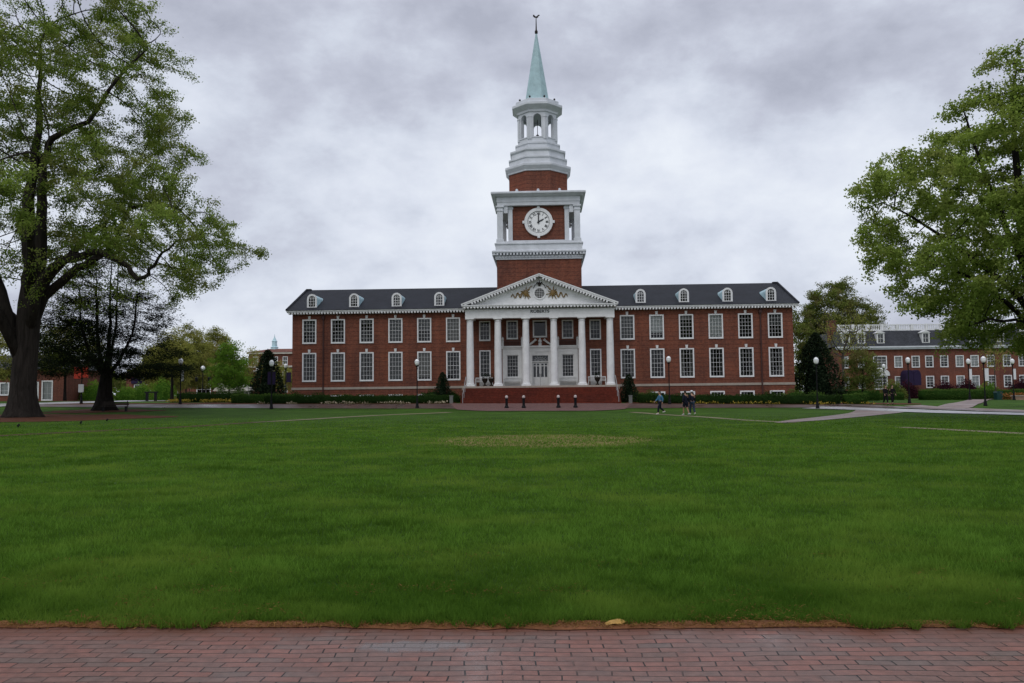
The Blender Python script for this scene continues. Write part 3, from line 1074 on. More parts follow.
def build_tower(root, zb):
    C = 7.0
    P = lambda mb, name, mat, parent=None: mb.build(name, mat, parent or root, zb)
    P(MB().lathe([(4.5, 9.8), (4.5, 15.95)], 0, C, 4, sq=1), 'tower_shaft', 'brick')
    m = MB().lathe([(4.52, 15.85), (4.62, 15.87), (4.62, 16.0), (4.68, 16.05), (4.68, 16.26), (4.55, 16.3), (4.55, 16.5), (4.92, 16.51), (5.0, 16.6), (5.0, 16.74), (4.9, 16.82), (4.7, 16.86)], 0, C, 4, sq=1)
    for q in range(4):
        d = MB()
        dentils(d, -4.93, 4.93, -4.97, -4.5, 16.3, 16.505, .18, .17)
        merge(m, d, q * math.pi / 2, (0, C, 0))
    m.lathe([(4.62, 16.861), (4.62, 17.5), (4.72, 17.52), (4.72, 17.64), (4.55, 17.7), (4.55, 17.84)], 0, C, 4, sq=1)
    P(m, 'tower_ledge', 'tower_white')
    # clock stage: brick core, corner columns, entablature
    ck = P(MB().box(-3.22, 3.22, C - 3.9, C + 3.9, 17.8, 21.8), 'clock_stage', 'brick')
    for yy, sg in ((C - 3.9, -1), (C + 3.9, 1)):
        for k in (-1, 1):
            m = MB()
            m.box(min(k * 2.8, k * 3.27), max(k * 2.8, k * 3.27), min(yy, yy + sg * .14), max(yy, yy + sg * .14), 17.84, 21.75)
            m.box(min(k * 2.72, k * 3.32), max(k * 2.72, k * 3.32), min(yy, yy + sg * .19), max(yy, yy + sg * .19), 21.4, 21.62)
            P(m, 'pilaster', 'tower_white', ck)
        P(MB().box(-2.795, 2.795, min(yy, yy + sg * .1), max(yy, yy + sg * .1), 17.84, 18.02), 'panel_sill', 'tower_white', ck)
    for kx in (-1, 1):
        for ky in (-1, 1):
            x, y = kx * 4.13, C + ky * 4.13
            m = MB().cbox(x, y, 17.97, .8, .8, .25)
            m.box(x - .31, x + .31, y - .31, y + .31, 18.1, 21.15)
            m.box(x - .37, x + .37, y - .37, y + .37, 21.15, 21.3).box(x - .31, x + .31, y - .31, y + .31, 21.3, 21.55).box(x - .42, x + .42, y - .42, y + .42, 21.55, 21.73)
            P(m, 'tower_column', 'tower_white', ck)
    m = MB().lathe([(4.42, 21.74), (4.42, 22.1), (4.48, 22.12), (4.48, 22.62), (4.7, 22.68), (4.95, 22.86), (5.06, 22.92), (5.06, 23.08), (4.98, 23.14), (4.3, 23.24)], 0, C, 4, sq=1)
    # lintels reaching down over the corner openings
    for kx in (-1, 1):
        for yy in (C - 4.1, C + 4.1):
            m.box(min(kx * 3.3, kx * 3.75), max(kx * 3.3, kx * 3.75), yy - .2, yy + .2, 20.95, 21.735)
    P(m, 'entablature', 'tower_white')
    for x in (-2.3, 0, 2.3):
        P(MB().lathe([(.2, 23.2), (.22, 23.34), (.12, 23.42), (.16, 23.5), (.05, 23.6)], x, C - 4.1, 8), 'urn', 'tower_white')
    # clocks on the front and the back
    for face in (0, 1):
        rz = math.pi * face
        dy = -4.06

        def put(mb, name, mat, parent):
            t = merge(MB(), mb, rz, (0, C, 0))
            return t.build(name, mat, parent, zb)
        cz = 19.97

        def disc(r0, r1, y0, y1, nseg=40):
            mm = MB()
            for a in range(nseg):
                t0, t1 = 2 * math.pi * a / nseg, 2 * math.pi * (a + 1) / nseg
                if r0 > 0:
                    q = [(r_ * math.cos(t), cz + r_ * math.sin(t)) for r_, t in ((r0, t0), (r1, t0), (r1, t1), (r0, t1))]
                    mm.prism(q, y0, y1)
            if r0 == 0:
                mm.prism([(r1 * math.cos(2 * math.pi * a / nseg), cz + r1 * math.sin(2 * math.pi * a / nseg)) for a in range(nseg)], y0, y1)
            return mm
        d = disc(1.2, 1.53, dy - .12, dy + .16)
        for a in range(4):
            t = a * math.pi / 2
            x, z = 1.58 * math.cos(t), cz + 1.58 * math.sin(t)
            d.cbox(x, dy - .02, z, .28, .24, .28)
        clock = put(d, 'clock', 'white_paint', root)
        put(disc(0, 1.21, dy - .03, dy + .1), 'dial', 'lamp_glass', clock)
        num = MB()
        for h, tx in enumerate(('XII', 'I', 'II', 'III', 'IIII', 'V', 'VI', 'VII', 'VIII', 'IX', 'X', 'XI')):
            a = math.pi / 2 - h * math.pi / 6
            text_into(num, tx, .4, .01, .9 * math.cos(a), dy - .045, cz + .9 * math.sin(a), .85 if len(tx) < 4 else .7, a - math.pi / 2)
        merge(num, disc(1.13, 1.17, dy - .045, dy - .031))
        put(num, 'numerals', 'numeral', clock)
        hd = MB()
        hd.prism([(-.07, cz - .2), (.07, cz - .2), (.055, cz + .82), (0, cz + .98), (-.055, cz + .82)], dy - .1, dy - .07)
        put(hd, 'minute_hand', 'numeral', clock)
        a = R(30)
        ux, uz = math.cos(a), math.sin(a)
        q = [(-.16, -.085), (.5, -.075), (.72, 0), (.5, .075), (-.16, .085)]
        hd = MB().prism([(u * ux - v * uz, cz + u * uz + v * ux) for u, v in q], dy - .068, dy - .046)
        put(hd, 'hour_hand', 'numeral', clock)
    # eight sided stages
    P(MB().lathe([(3.22, 23.1), (3.22, 26.0)], 0, C, 8, sq=1), 'octagon_stage', 'brick')
    m = MB().lathe([(3.25, 25.82), (3.32, 25.84), (3.34, 25.98), (3.44, 26.1), (3.6, 26.3), (3.64, 26.36), (3.64, 26.58), (3.56, 26.64), (3.22, 26.74)], 0, C, 8, sq=1)
    P(m, 'octagon_cornice', 'tower_white')
    m = MB().lathe([(3.16, 26.7), (3.14, 27.32), (3.24, 27.34), (3.24, 27.5), (2.95, 27.54), (2.92, 28.14), (3.0, 28.16), (3.08, 28.26), (3.08, 28.44), (2.5, 28.5)], 0, C, 8, sq=1)
    P(m, 'stepped_base', 'tower_white')
    m = MB().lathe([(2.42, 28.45), (2.42, 29.08), (2.5, 29.1), (2.5, 29.26), (2.3, 29.32)], 0, C, 8, sq=1)
    P(m, 'belfry_base', 'tower_white')
    m = MB()
    ap, th = 2.14, .4
    wf = ap * math.tan(math.pi / 8)
    hw, zl, zsill, zs, zt = .44, 29.3, 29.98, 32.1, 32.8
    for q in range(8):
        d = MB()
        d.prism([(-wf, zl), (wf, zl), (wf, zsill), (-wf, zsill)], -ap, -ap + th)
        d.prism([(-wf, zsill), (-hw, zsill), (-hw, zs), (-wf, zs)], -ap, -ap + th)
        d.prism([(hw, zsill), (wf, zsill), (wf, zs), (hw, zs)], -ap, -ap + th)
        ar = arch_pts(0, hw, zs, 10)
        d.prism([(wf, zt), (-wf, zt), (-wf, zs)] + ar[::-1] + [(wf, zs)], -ap, -ap + th)
        for k in (-1, 1):
            d.box(k * (wf - .12) - .13, k * (wf - .12) + .13, -ap - .09, -ap - .002, zsill - .3, 32.15)
            d.box(k * (wf - .12) - .16, k * (wf - .12) + .16, -ap - .13, -ap - .003, 32.15, 32.28)
        d.box(-wf + .1, wf - .1, -ap - .06, -ap - .004, zsill - .12, zsill - .02)
        merge(m, d, q * math.pi / 4, (0, C, 0))
    bf = P(m, 'belfry', 'tower_white')
    P(MB().lathe([(2.0, 29.25), (2.0, 29.36)], 0, C, 8, sq=1), 'belfry_floor', 'tower_white', bf)
    bell = MB().lathe([(.36, 30.2), (.34, 30.25), (.26, 30.5), (.18, 30.7), (.07, 30.8), (.03, 30.9)], 0, C, 14).tube([(0, C, 30.85), (0, C, 32.5)], .04)
    P(bell, 'bell', 'dark_bronze', bf)
    m = MB().lathe([(2.2, 32.74), (2.26, 32.76), (2.28, 32.98), (2.45, 33.14), (2.74, 33.38), (2.8, 33.42), (2.8, 33.68), (2.7, 33.74), (2.44, 33.84), (2.4, 33.86), (2.4, 34.18), (2.3, 34.24), (1.5, 34.36)], 0, C, 8, sq=1)
    P(m, 'belfry_cornice', 'tower_white')
    m = MB().lathe([(1.4, 34.25), (1.38, 34.4), (1.28, 34.8), (.09, 42.5)], 0, C, 8, sq=1)
    sp = P(m, 'spire', 'copper')
    for q in range(8):
        a = (q + .5) * math.pi / 4
        x, y = 2.1 * math.cos(a), C + 2.1 * math.sin(a)
        m = MB().lathe([(.035, 34.1), (.035, 34.42), (.13, 34.5), (.1, 34.6), (.02, 34.66)], x, y, 7)
        P(m, 'finial', 'dark_bronze', sp)
    m = MB().tube([(0, C, 42.3), (0, C, 44.4)], [.1, .04], 8)
    m.lathe([(.05, 42.45), (.16, 42.55), (.19, 42.75), (.1, 42.95), (.05, 43.2)], 0, C, 10)
    # the bird on top: body, neck and cocked tail as one flat cut-out
    out_ = [(-.36, 44.58), (-.2, 44.42), (.1, 44.36), (.24, 44.45), (.3, 44.6), (.44, 44.67), (.32, 44.74), (.2, 44.7), (.1, 44.56), (-.1, 44.56), (-.2, 44.72), (-.34, 44.76)]
    m.prism(out_, C - .03, C + .03)
    P(m, 'weather_vane', 'dark_bronze', sp)
LAT = RNG.random((256, 256))


def vnoise(x, y):
    xi, yi = np.floor(x).astype(int), np.floor(y).astype(int)
    u, v = x - xi, y - yi
    u, v = u * u * (3 - 2 * u), v * v * (3 - 2 * v)
    g = lambda a, b: LAT[a % 256, b % 256]
    return (g(xi, yi) * (1 - u) + g(xi + 1, yi) * u) * (1 - v) + (g(xi, yi + 1) * (1 - u) + g(xi + 1, yi + 1) * u) * v


# ------------------------------------------------------------------ trees
def space_tree(attr, seeds, step, di, dk, bias=(0, 0, 0), iters=160):
    """grow limbs from seed polylines towards the attractor points; returns positions, parents, fixed radii"""
    pos, par, fix = [], [], []
    index = {}
    for line in seeds:
        prev = -1
        for (p, r) in line:
            key = tuple(np.round(p, 3))
            if key in index:
                prev = index[key]
                continue
            pos.append(np.array(p, float))
            par.append(prev)
            fix.append(r)
            prev = len(pos) - 1
            index[key] = prev
    alive = np.array(attr, float)
    P = np.array(pos)
    d = np.linalg.norm(alive[:, None] - P[None], axis=2)
    near = d.argmin(1)
    dist = d.min(1)
    bias = np.array(bias, float)
    seen = set()
    for it in range(iters):
        if len(alive) == 0:
            break
        act = dist < di
        if not act.any():
            act = dist < dist.min() * 1.05
        acc = {}
        dirs = alive[act] - P[near[act]]
        dirs = dirs / np.maximum(np.linalg.norm(dirs, axis=1, keepdims=True), 1e-6)
        for k, v in zip(near[act], dirs):
            acc[k] = acc.get(k, 0) + v
        new, npar = [], []
        for k, v in acc.items():
            v = v + bias + RNG.normal(size=3) * .12
            q = P[k] + step * v / max(np.linalg.norm(v), 1e-6)
            key = (k, tuple(np.round(q / step * 2).astype(int)))
            if key in seen:
                continue
            seen.add(key)
            new.append(q)
            npar.append(k)
        if not new:
            break
        b = len(P)
        new = np.array(new)
        P = np.vstack([P, new])
        par += [int(k) for k in npar]
        fix += [0] * len(new)
        dn = np.linalg.norm(alive[:, None] - new[None], axis=2)
        j = dn.argmin(1)
        m = dn[np.arange(len(alive)), j]
        upd = m < dist
        near[upd] = b + j[upd]
        dist = np.minimum(dist, m)
        keep = dist > dk
        alive, near, dist = alive[keep], near[keep], dist[keep]
    return P, par, fix


def limb_mesh(P, par, fix, tip=.012, expo=2.35, flare=0., lobes=0, name='trunk', mat='bark', cap=None):
    n = len(P)
    kids = [[] for _ in range(n)]
    for i, p in enumerate(par):
        if p >= 0:
            kids[p].append(i)
    r = np.zeros(n)
    for i in range(n - 1, -1, -1):          # children always follow their parents
        if kids[i]:
            r[i] = sum(r[k] ** expo for k in kids[i]) ** (1 / expo)
        else:
            r[i] = tip
        if fix[i]:
            r[i] = fix[i]
        elif cap:
            r[i] = min(r[i], cap)
    mb = MB()
    stack = [(i, -1) for i in range(n) if par[i] < 0]
    while stack:
        i, p = stack.pop()
        chain = [p] if p >= 0 else []
        while True:
            chain.append(i)
            if not kids[i]:
                break
            ks = sorted(kids[i], key=lambda k: -r[k])
            for k in ks[1:]:
                stack.append((k, i))
            i = ks[0]
        if len(chain) < 2:
            continue
        rad = [float(r[k]) for k in chain]
        if p >= 0:
            rad[0] = min(rad[0], rad[1] * 1.15)
        pts = [P[k].copy() for k in chain]
        for k in range(1, len(pts) - 1):
            if not fix[chain[k]]:
                pts[k] = pts[k] * .5 + (pts[k - 1] + pts[k + 1]) * .25
        big = max(rad)
        o = len(mb.v)
        mb.tube([tuple(q) for q in pts], rad, 24 if big > .6 else 12 if big > .2 else 7 if big > .06 else 4, cap=True)
        if flare and p < 0:
            base = pts[0]
            for vi in range(o, len(mb.v)):
                x, y, z = mb.v[vi]
                h = z - base[2]
                if h < 7:
                    a = math.atan2(y - base[1], x - base[0])
                    f = 1 + (flare * math.exp(-max(h, 0) / .8)) * (1 + .35 * math.sin(lobes * a + 1) + .2 * math.sin(3 * a)) + .05 * math.sin(lobes * a + h * .3) * math.exp(-h / 4)
                    cx, cy = base[0], base[1]
                    mb.v[vi] = (cx + (x - cx) * f, cy + (y - cy) * f, z)
    return mb, r


def crown_points(prof, nclu, per, sig, shell=.4, sq=(1, 1), lean=(0, 0), squash=.5):
    """clumps of points inside a crown whose half width changes with height: prof = [(z, r), ...]"""
    zs = np.array([p[0] for p in prof], float)
    rs = np.array([p[1] for p in prof], float)
    zz = np.linspace(zs[0], zs[-1], 200)
    w = np.interp(zz, zs, rs) ** 1.6 + .05
    z = RNG.choice(zz, size=nclu, p=w / w.sum())
    rho = RNG.random(nclu) ** shell
    a = RNG.random(nclu) * 2 * math.pi
    rr = np.interp(z, zs, rs) * rho * (1 + .06 * np.sin(3 * a + z * .4) + .05 * np.sin(7 * a + z))
    c = np.stack([rr * np.cos(a) * sq[0] + lean[0] * z, rr * np.sin(a) * sq[1] + lean[1] * z, z], 1)
    k = np.repeat(np.arange(nclu), per)
    size = np.repeat(RNG.uniform(.65, 1.25, nclu), per)[:, None]
    pts = c[k] + RNG.normal(size=(len(k), 3)) * np.array([sig, sig, sig * squash]) * size
    tone = np.repeat(RNG.uniform(-.16, .16, nclu), per)
    return pts, tone, rho[k], c


def foliage(name, pts, tone, outer, per, spread, size, mat, parent, aspect=.55, flat=0., droop=.2, keep=None, zsp=.6):
    k = np.repeat(np.arange(len(pts)), per)
    L = pts[k] + RNG.normal(size=(len(k), 3)) * np.array([spread, spread, spread * zsp])
    up = (L[:, 2] - pts[k][:, 2]) / (spread * zsp)
    t = np.clip(.04 + .62 * outer[k] ** 2.5 * (.35 + .65 * RNG.random(len(k))) + .22 * RNG.random(len(k)) + .1 * up + tone[k], 0, 1)  # crown shade put into the tint: inner and lower leaves come darker
    if keep is not None:
        m = keep(L)
        L, t = L[m], t[m]
    sz = RNG.uniform(size * .6, size * 1.35, len(L))
    V, F = leaf_quads(L, sz, aspect, flat, droop)
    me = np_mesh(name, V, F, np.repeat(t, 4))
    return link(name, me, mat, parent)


def tree(name, label, cat, loc, prof, trunk, nclu, per, sig, leaf, leafmat, barkmat, step, di, dk, leaves=30, spread=.35, group=None, shell=.4,
         flare=.5, lobes=5, squash=.5, bias=(0, 0, .1), droop=.2, flat=0., aspect=.55, rz=0, sq=(1, 1), lean=(0, 0), tip=.012, keep=None, twigs=True, capr=None, bare=.7):
    root = empty(name, loc, rz)
    tag(root, label, cat, group)
    pts, tone, outer, cc = crown_points(prof, nclu, per, sig, shell, sq, lean, squash)
    sub = pts[RNG.random(len(pts)) < .75]
    P, par, fix = space_tree(sub, trunk, step, di, dk, bias)
    mb, r = limb_mesh(P, par, fix, tip=tip, flare=flare, lobes=lobes, cap=capr)
    mb.build('trunk', barkmat, root, smooth=True)
    if twigs == 'sites':                 # leaves sit on the finest twigs only, and big limbs stay bare
        thin = np.where((r < tip * 2.4) & (np.array(par) >= 0))[0]
        S = P[thin]
        big = P[(r > .1)]
        d = np.full(len(S), 9.)
        for k in range(0, len(S), 2000):
            d[k:k + 2000] = np.linalg.norm(S[k:k + 2000, None] - big[None], axis=2).min(1)
        S = S[d > bare]
        zs, rs = np.array(prof).T
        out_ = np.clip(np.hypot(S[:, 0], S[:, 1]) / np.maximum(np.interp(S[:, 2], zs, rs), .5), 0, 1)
        cl = np.array([np.argmin(((cc - q) ** 2).sum(1)) for q in S])
        tn = RNG.uniform(-.17, .17, len(cc))[cl]
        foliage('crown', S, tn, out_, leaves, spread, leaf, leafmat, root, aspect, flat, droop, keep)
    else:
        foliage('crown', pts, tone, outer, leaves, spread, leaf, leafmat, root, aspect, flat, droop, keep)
    return root


def line(pts, r0, r1, n=None, wob=0.):
    """a smooth limb through given points with a radius falling from r0 to r1"""
    pts = [Vector(p) for p in pts]
    res = []
    for i in range(len(pts) - 1):
        p0 = pts[max(i - 1, 0)]
        p1, p2 = pts[i], pts[i + 1]
        p3 = pts[min(i + 2, len(pts) - 1)]
        for k in range(3):
            t = k / 3
            q = .5 * ((2 * p1) + (p2 - p0) * t + (2 * p0 - 5 * p1 + 4 * p2 - p3) * t * t + (3 * p1 - p0 - 3 * p2 + p3) * t ** 3)
            res.append(q)
    res.append(pts[-1])
    m = len(res)
    o = []
    for i, q in enumerate(res):
        f = i / (m - 1)
        w = Vector(RNG.normal(size=3)) * wob if 0 < i < m - 1 else Vector((0, 0, 0))
        o.append((tuple(q + w), r0 + (r1 - r0) * f ** .8))
    return o


def build_big_oak():
    x, y = -35.6, 60.2
    z = g1(x, y) - .05
    tr = line([(0, 0, 0), (.0, 0, 1.2), (.0, .05, 3), (.1, .1, 5.7), (.25, .1, 8.4)], .88, .78)
    seeds = [tr]
    top = tr[-1][0]
    mid = tr[-4][0]
    low = tr[-6][0]
    seeds.append([(top, .8)] + line([(.25, .2, 9.8), (.1, .3, 12), (-.1, .3, 16), (.1, .6, 20), (.4, .5, 24), (.4, .3, 28)], .66, .09, wob=.08))
    seeds.append([(low, .9)] + line([(-.9, -.2, 6.3), (-1.5, -.3, 8.2), (-2.2, -.5, 11.5), (-3.3, -.8, 15), (-4.1, -.6, 19.5), (-4.4, -.3, 24)], .5, .08, wob=.1))
    seeds.append([(top, .8)] + line([(.8, -.3, 9.6), (1.4, -.7, 12), (1.6, -1, 15.5), (1.75, -1.3, 18.4), (2.7, -1.6, 20.2), (5.2, -1.8, 21.4), (7.4, -2, 24.4), (9.5, -2, 26.6)], .5, .06, wob=.08))
    seeds.append([(mid, .85)] + line([(.95, -.6, 8.4), (2.0, -1.2, 10.1), (3.3, -1.8, 11.0), (4.8, -2.2, 11.4), (6.5, -2.6, 11.7), (7.8, -2.9, 11.2), (8.9, -3.1, 10.5), (9.7, -3.2, 9.7), (10.5, -3.3, 10.3), (11.4, -3.4, 11.4), (12.6, -3.4, 12.4)], .42, .06, wob=.06))
    seeds.append([(mid, .85)] + line([(1.0, .5, 8.9), (2.9, .8, 10.7), (4.3, 1, 11.7), (5.6, 1.2, 12.7), (6.1, 1.3, 14.1), (6.9, 1.4, 15.6), (8.4, 1.5, 16), (10.4, 1.5, 15.7)], .36, .06, wob=.07))
    seeds.append([(top, .8)] + line([(1.2, -1.6, 11), (2.6, -4.2, 14), (4.2, -6.3, 16.2), (5.4, -8.4, 17)], .34, .06, wob=.1))
    seeds.append([(top, .8)] + line([(.9, 1.8, 11), (2.2, 4.6, 14.5), (3.0, 7.6, 17)], .34, .06, wob=.1))
    seeds.append([(low, .9)] + line([(-1.3, -1.6, 8), (-3.2, -4.5, 10.6), (-4.6, -7.6, 12.2), (-6, -10, 12.6)], .36, .06, wob=.1))
    seeds.append([(low, .9)] + line([(-1.6, .9, 7.5), (-4.5, 2.5, 9.6), (-8, 4, 11), (-11.5, 4.6, 11.8)], .4, .06, wob=.1))
    prof = [(8.0, 7.0), (9.7, 12.4), (12.6, 16.2), (15.8, 13.6), (18.7, 11.6), (20.9, 11.0), (23.8, 11.8), (27.0, 12.2), (30, 10.2), (33, 6.5), (35.5, 1)]
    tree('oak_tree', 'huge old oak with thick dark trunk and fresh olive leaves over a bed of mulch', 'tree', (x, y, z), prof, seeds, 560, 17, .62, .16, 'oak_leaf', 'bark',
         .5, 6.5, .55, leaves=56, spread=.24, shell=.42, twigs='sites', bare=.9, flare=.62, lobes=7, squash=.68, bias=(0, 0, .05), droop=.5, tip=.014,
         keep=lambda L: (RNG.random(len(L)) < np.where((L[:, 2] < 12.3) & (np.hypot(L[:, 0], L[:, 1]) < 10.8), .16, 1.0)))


def build_right_maple():
    x, y = 29.6, 45
    z = g1(x, y)
    tr = line([(0, 0, 0), (-.15, 0, 1.5), (-.4, 0, 3.4), (-.8, 0, 5.5), (-1.1, 0, 7.6)], .5, .4)
    seeds = [tr]
    top, mid, low = tr[-1][0], tr[-4][0], tr[-6][0]
    seeds.append([(top, .4)] + line([(-1.3, .1, 9.5), (-1.5, 0, 12), (-1.6, .1, 15), (-1.5, .1, 18), (-1.4, 0, 19.8)], .32, .04, wob=.05))
    seeds.append([(top, .4)] + line([(-1.9, -.4, 9), (-3.2, -1, 11.2), (-4.4, -1.3, 14), (-5.2, -1.5, 16.6)], .2, .04, wob=.05))
    seeds.append([(mid, .42)] + line([(-1.9, .5, 7.2), (-3.7, 1, 9.0), (-6, 1.4, 11), (-8.4, 1.6, 12.4)], .18, .035, wob=.05))
    seeds.append([(low, .45)] + line([(-1.6, -.5, 5.2), (-3.3, -1.1, 6.4), (-5.6, -1.5, 7.8), (-7.8, -1.7, 8.4)], .17, .035, wob=.05))
    seeds.append([(low, .45)] + line([(-1.4, -.9, 4.7), (-2.8, -2, 5.2), (-5.0, -2.8, 5.3), (-6.4, -3.2, 4.9)], .14, .03, wob=.05))
    seeds.append([(mid, .42)] + line([(-.4, -1.4, 8), (.2, -3.5, 10), (.8, -6, 12)], .2, .035, wob=.05))
    seeds.append([(mid, .42)] + line([(.4, 1.2, 8), (1.6, 3.2, 10), (2.4, 6, 12)], .2, .035, wob=.05))
    seeds.append([(low, .45)] + line([(.8, -.4, 6.5), (3.2, -.8, 9), (5.8, -1, 11.5)], .22, .035, wob=.05))
    prof = [(4.1, 5.6), (4.8, 7.2), (6.4, 7.8), (9.1, 9.2), (11.0, 9.8), (13.2, 9.8), (14.6, 9.0), (16.0, 7.2), (17.4, 5.6), (19.0, 4.2), (20.4, 2.6), (21.6, .5)]
    tree('maple_tree', 'broad leafy tree reaching in over the lawn on the right', 'tree', (x, y, z), prof, seeds, 470, 15, .5, .14, 'maple_leaf', 'dark_bark',
         .38, 4.5, .42, leaves=48, spread=.2, twigs='sites', bare=.6, shell=.42, flare=.4, lobes=5, bias=(0, 0, .1), droop=.35, tip=.01, aspect=.75, squash=.6)


def build_dark_conifer():
    x, y = -36.6, 74.2
    z = g1(x, y) - .05
    seeds = [line([(0, 0, 0), (0, 0, 1), (.05, 0, 2.2), (.1, 0, 3)], .62, .5)]
    b = seeds[0][-1][0]
    for dx, dy, h, r in ((.3, .1, 14, .24), (1.0, -.3, 14.6, .17), (-.9, .2, 12.8, .2), (-1.8, -.5, 11.5, .16), (2.2, .4, 10.6, .16), (-.2, -1.2, 11, .16)):
        seeds.append([(b, .4)] + line([(dx * .5, dy * .5, 4.4), (dx, dy, 7), (dx * 1.15, dy * 1.1, 10), (dx * 1.2, dy * 1.2, h)], r, .03, wob=.05))
    prof = [(3.0, 6.0), (3.9, 7.1), (6, 7.0), (7.5, 5.8), (8.5, 6.6), (9.8, 4.6), (11, 4.0), (12.4, 2.6), (14.2, 1.0)]
    tree('dark_conifer', 'dark spreading conifer with layered branches standing behind the huge oak', 'tree', (x, y, z), prof, seeds, 230, 14, .9, .22, 'conifer_leaf', 'dark_bark',
         .45, 4, .6, leaves=19, spread=.24, shell=.5, flare=.9, lobes=6, squash=.11, bias=(0, 0, -.04), droop=.1, flat=.6, aspect=.3, tip=.01)


def simple_trunk(h, r, lean=.0):
    return [line([(0, 0, 0), (lean * .3, 0, h * .4), (lean, 0, h)], r, r * .7)]


def build_small_trees():
    def t(*a, **k):
        return tree(*a, **k)
    g = 'sparse yellow trees beyond the hedge on the left'

    def at(px, Y):
        X = (px - 512) / 826 * Y
        return (X, Y, g1(X, Y) - .05)
    # distances come from the size the trees have beside the hall
    t('spring_tree', 'small bright green tree behind the clipped hedge left of the hall', 'tree', at(229, 104), [(1.4, 1.4), (2.6, 2.4), (4.4, 2.3), (6, 1.5), (7.4, .3)],
      simple_trunk(1.6, .12), 90, 9, .34, .2, 'green_leaf', 'grey_bark', .3, 2.5, .4, leaves=14, spread=.22)
    for px, Y, h, w, lab in ((186, 132, 12.3, 4.4, 'tall thin yellow green tree, first left of the bright green one'), (213, 138, 12.2, 4.2, 'airy yellow tree right behind the bright green one'),
                             (166, 128, 9.6, 3.6, 'short sparse yellow tree beside the dark conifer')):
        t('sparse_tree', lab, 'tree', at(px, Y), [(h * .2, w * .6), (h * .45, w), (h * .7, w * .85), (h, .3)], simple_trunk(h * .25, .16), 190, 8, .5, .22, 'spring_leaf', 'grey_bark',
          .5, 4, .65, leaves=26, spread=.32, group=g, tip=.02)
    t('sparse_tree', 'tawny half bare tree in front of the far brick block with cupola', 'tree', at(250, 150), [(2.5, 1.8), (6, 3.2), (9.5, .6)], simple_trunk(2.2, .14), 60, 8, .5, .22, 'spring_leaf', 'grey_bark',
      .5, 4, .6, leaves=10, spread=.3, tip=.02)
    t('sparse_tree', 'yellow green tree close against the left corner of the hall', 'tree', at(282, 118), [(1.5, 1.4), (3.6, 2.1), (5.6, .4)], simple_trunk(1.5, .1), 60, 8, .35, .2, 'spring_leaf', 'grey_bark',
      .4, 3, .5, leaves=9, spread=.25, tip=.015)
    t('yellow_tree', 'yellow green tree half hidden behind the huge oak trunk', 'tree', at(-6, 96), [(2.5, 2.4), (5, 3.4), (8, 2.4), (9.5, .4)], simple_trunk(2.2, .18), 90, 9, .5, .24, 'spring_leaf', 'grey_bark',
      .45, 4, .6, leaves=12, spread=.3)
    t('street_tree', 'thin dark trunk in a ring of mulch between the oak and the conifer', 'tree', at(65, 106), [(4, 3), (6.5, 4.2), (9.5, 3.2), (11, .5)], simple_trunk(4, .2), 90, 9, .6, .25, 'back_leaf', 'dark_bark',
      .5, 4, .7, leaves=16, spread=.35)
    t('street_tree', 'slim dark trunk standing just right of the conifer', 'tree', at(172, 97), [(3.8, 1.6), (5.5, 2.6), (8.5, .5)], simple_trunk(3.6, .2), 60, 8, .5, .22, 'spring_leaf', 'dark_bark',
      .5, 4, .7, leaves=9, spread=.35)
    # right of the hall
    t('large_tree', 'large round olive tree rising behind the right end of the hall', 'tree', at(836, 157), [(3, 5.0), (7, 7.6), (12, 8.3), (16, 7.4), (19, 5.6), (21.4, 2.0), (22.2, .6)],
      [line([(1.6, 0, 0), (1.4, 0, 3), (1.0, 0, 6.5)], .42, .34)], 300, 10, .85, .28, 'back_leaf', 'grey_bark', .7, 6, .9, leaves=44, spread=.36, tip=.03)
    t('bare_tree', 'grey barked tree with few leaves in front of the long brick residence', 'tree', at(842, 104), [(5.5, 2.2), (8, 3.6), (10.5, 2.8), (12, .6)],
      [line([(0, 0, 0), (.1, 0, 3), (.05, 0, 5)], .2, .15)], 90, 7, .6, .2, 'spring_leaf', 'grey_bark', .45, 4, .6, leaves=3, spread=.3, tip=.022)
    t('young_tree', 'young green tree on a thin stem beside the brick walk right of the hall', 'tree', at(861, 86), [(1.4, .9), (2.6, 1.8), (4.2, 1.6), (5.7, .4)], simple_trunk(1.5, .06), 80, 9, .3, .17, 'back_leaf', 'dark_bark',
      .28, 2.5, .36, leaves=10, spread=.2)
    t('young_tree', 'slim young tree before the right end of the long residence', 'tree', at(994, 97), [(3.6, .9), (5.4, 1.6), (7.6, .4)], simple_trunk(3.6, .07), 40, 8, .3, .18, 'spring_leaf', 'grey_bark',
      .3, 3, .4, leaves=3, spread=.2)


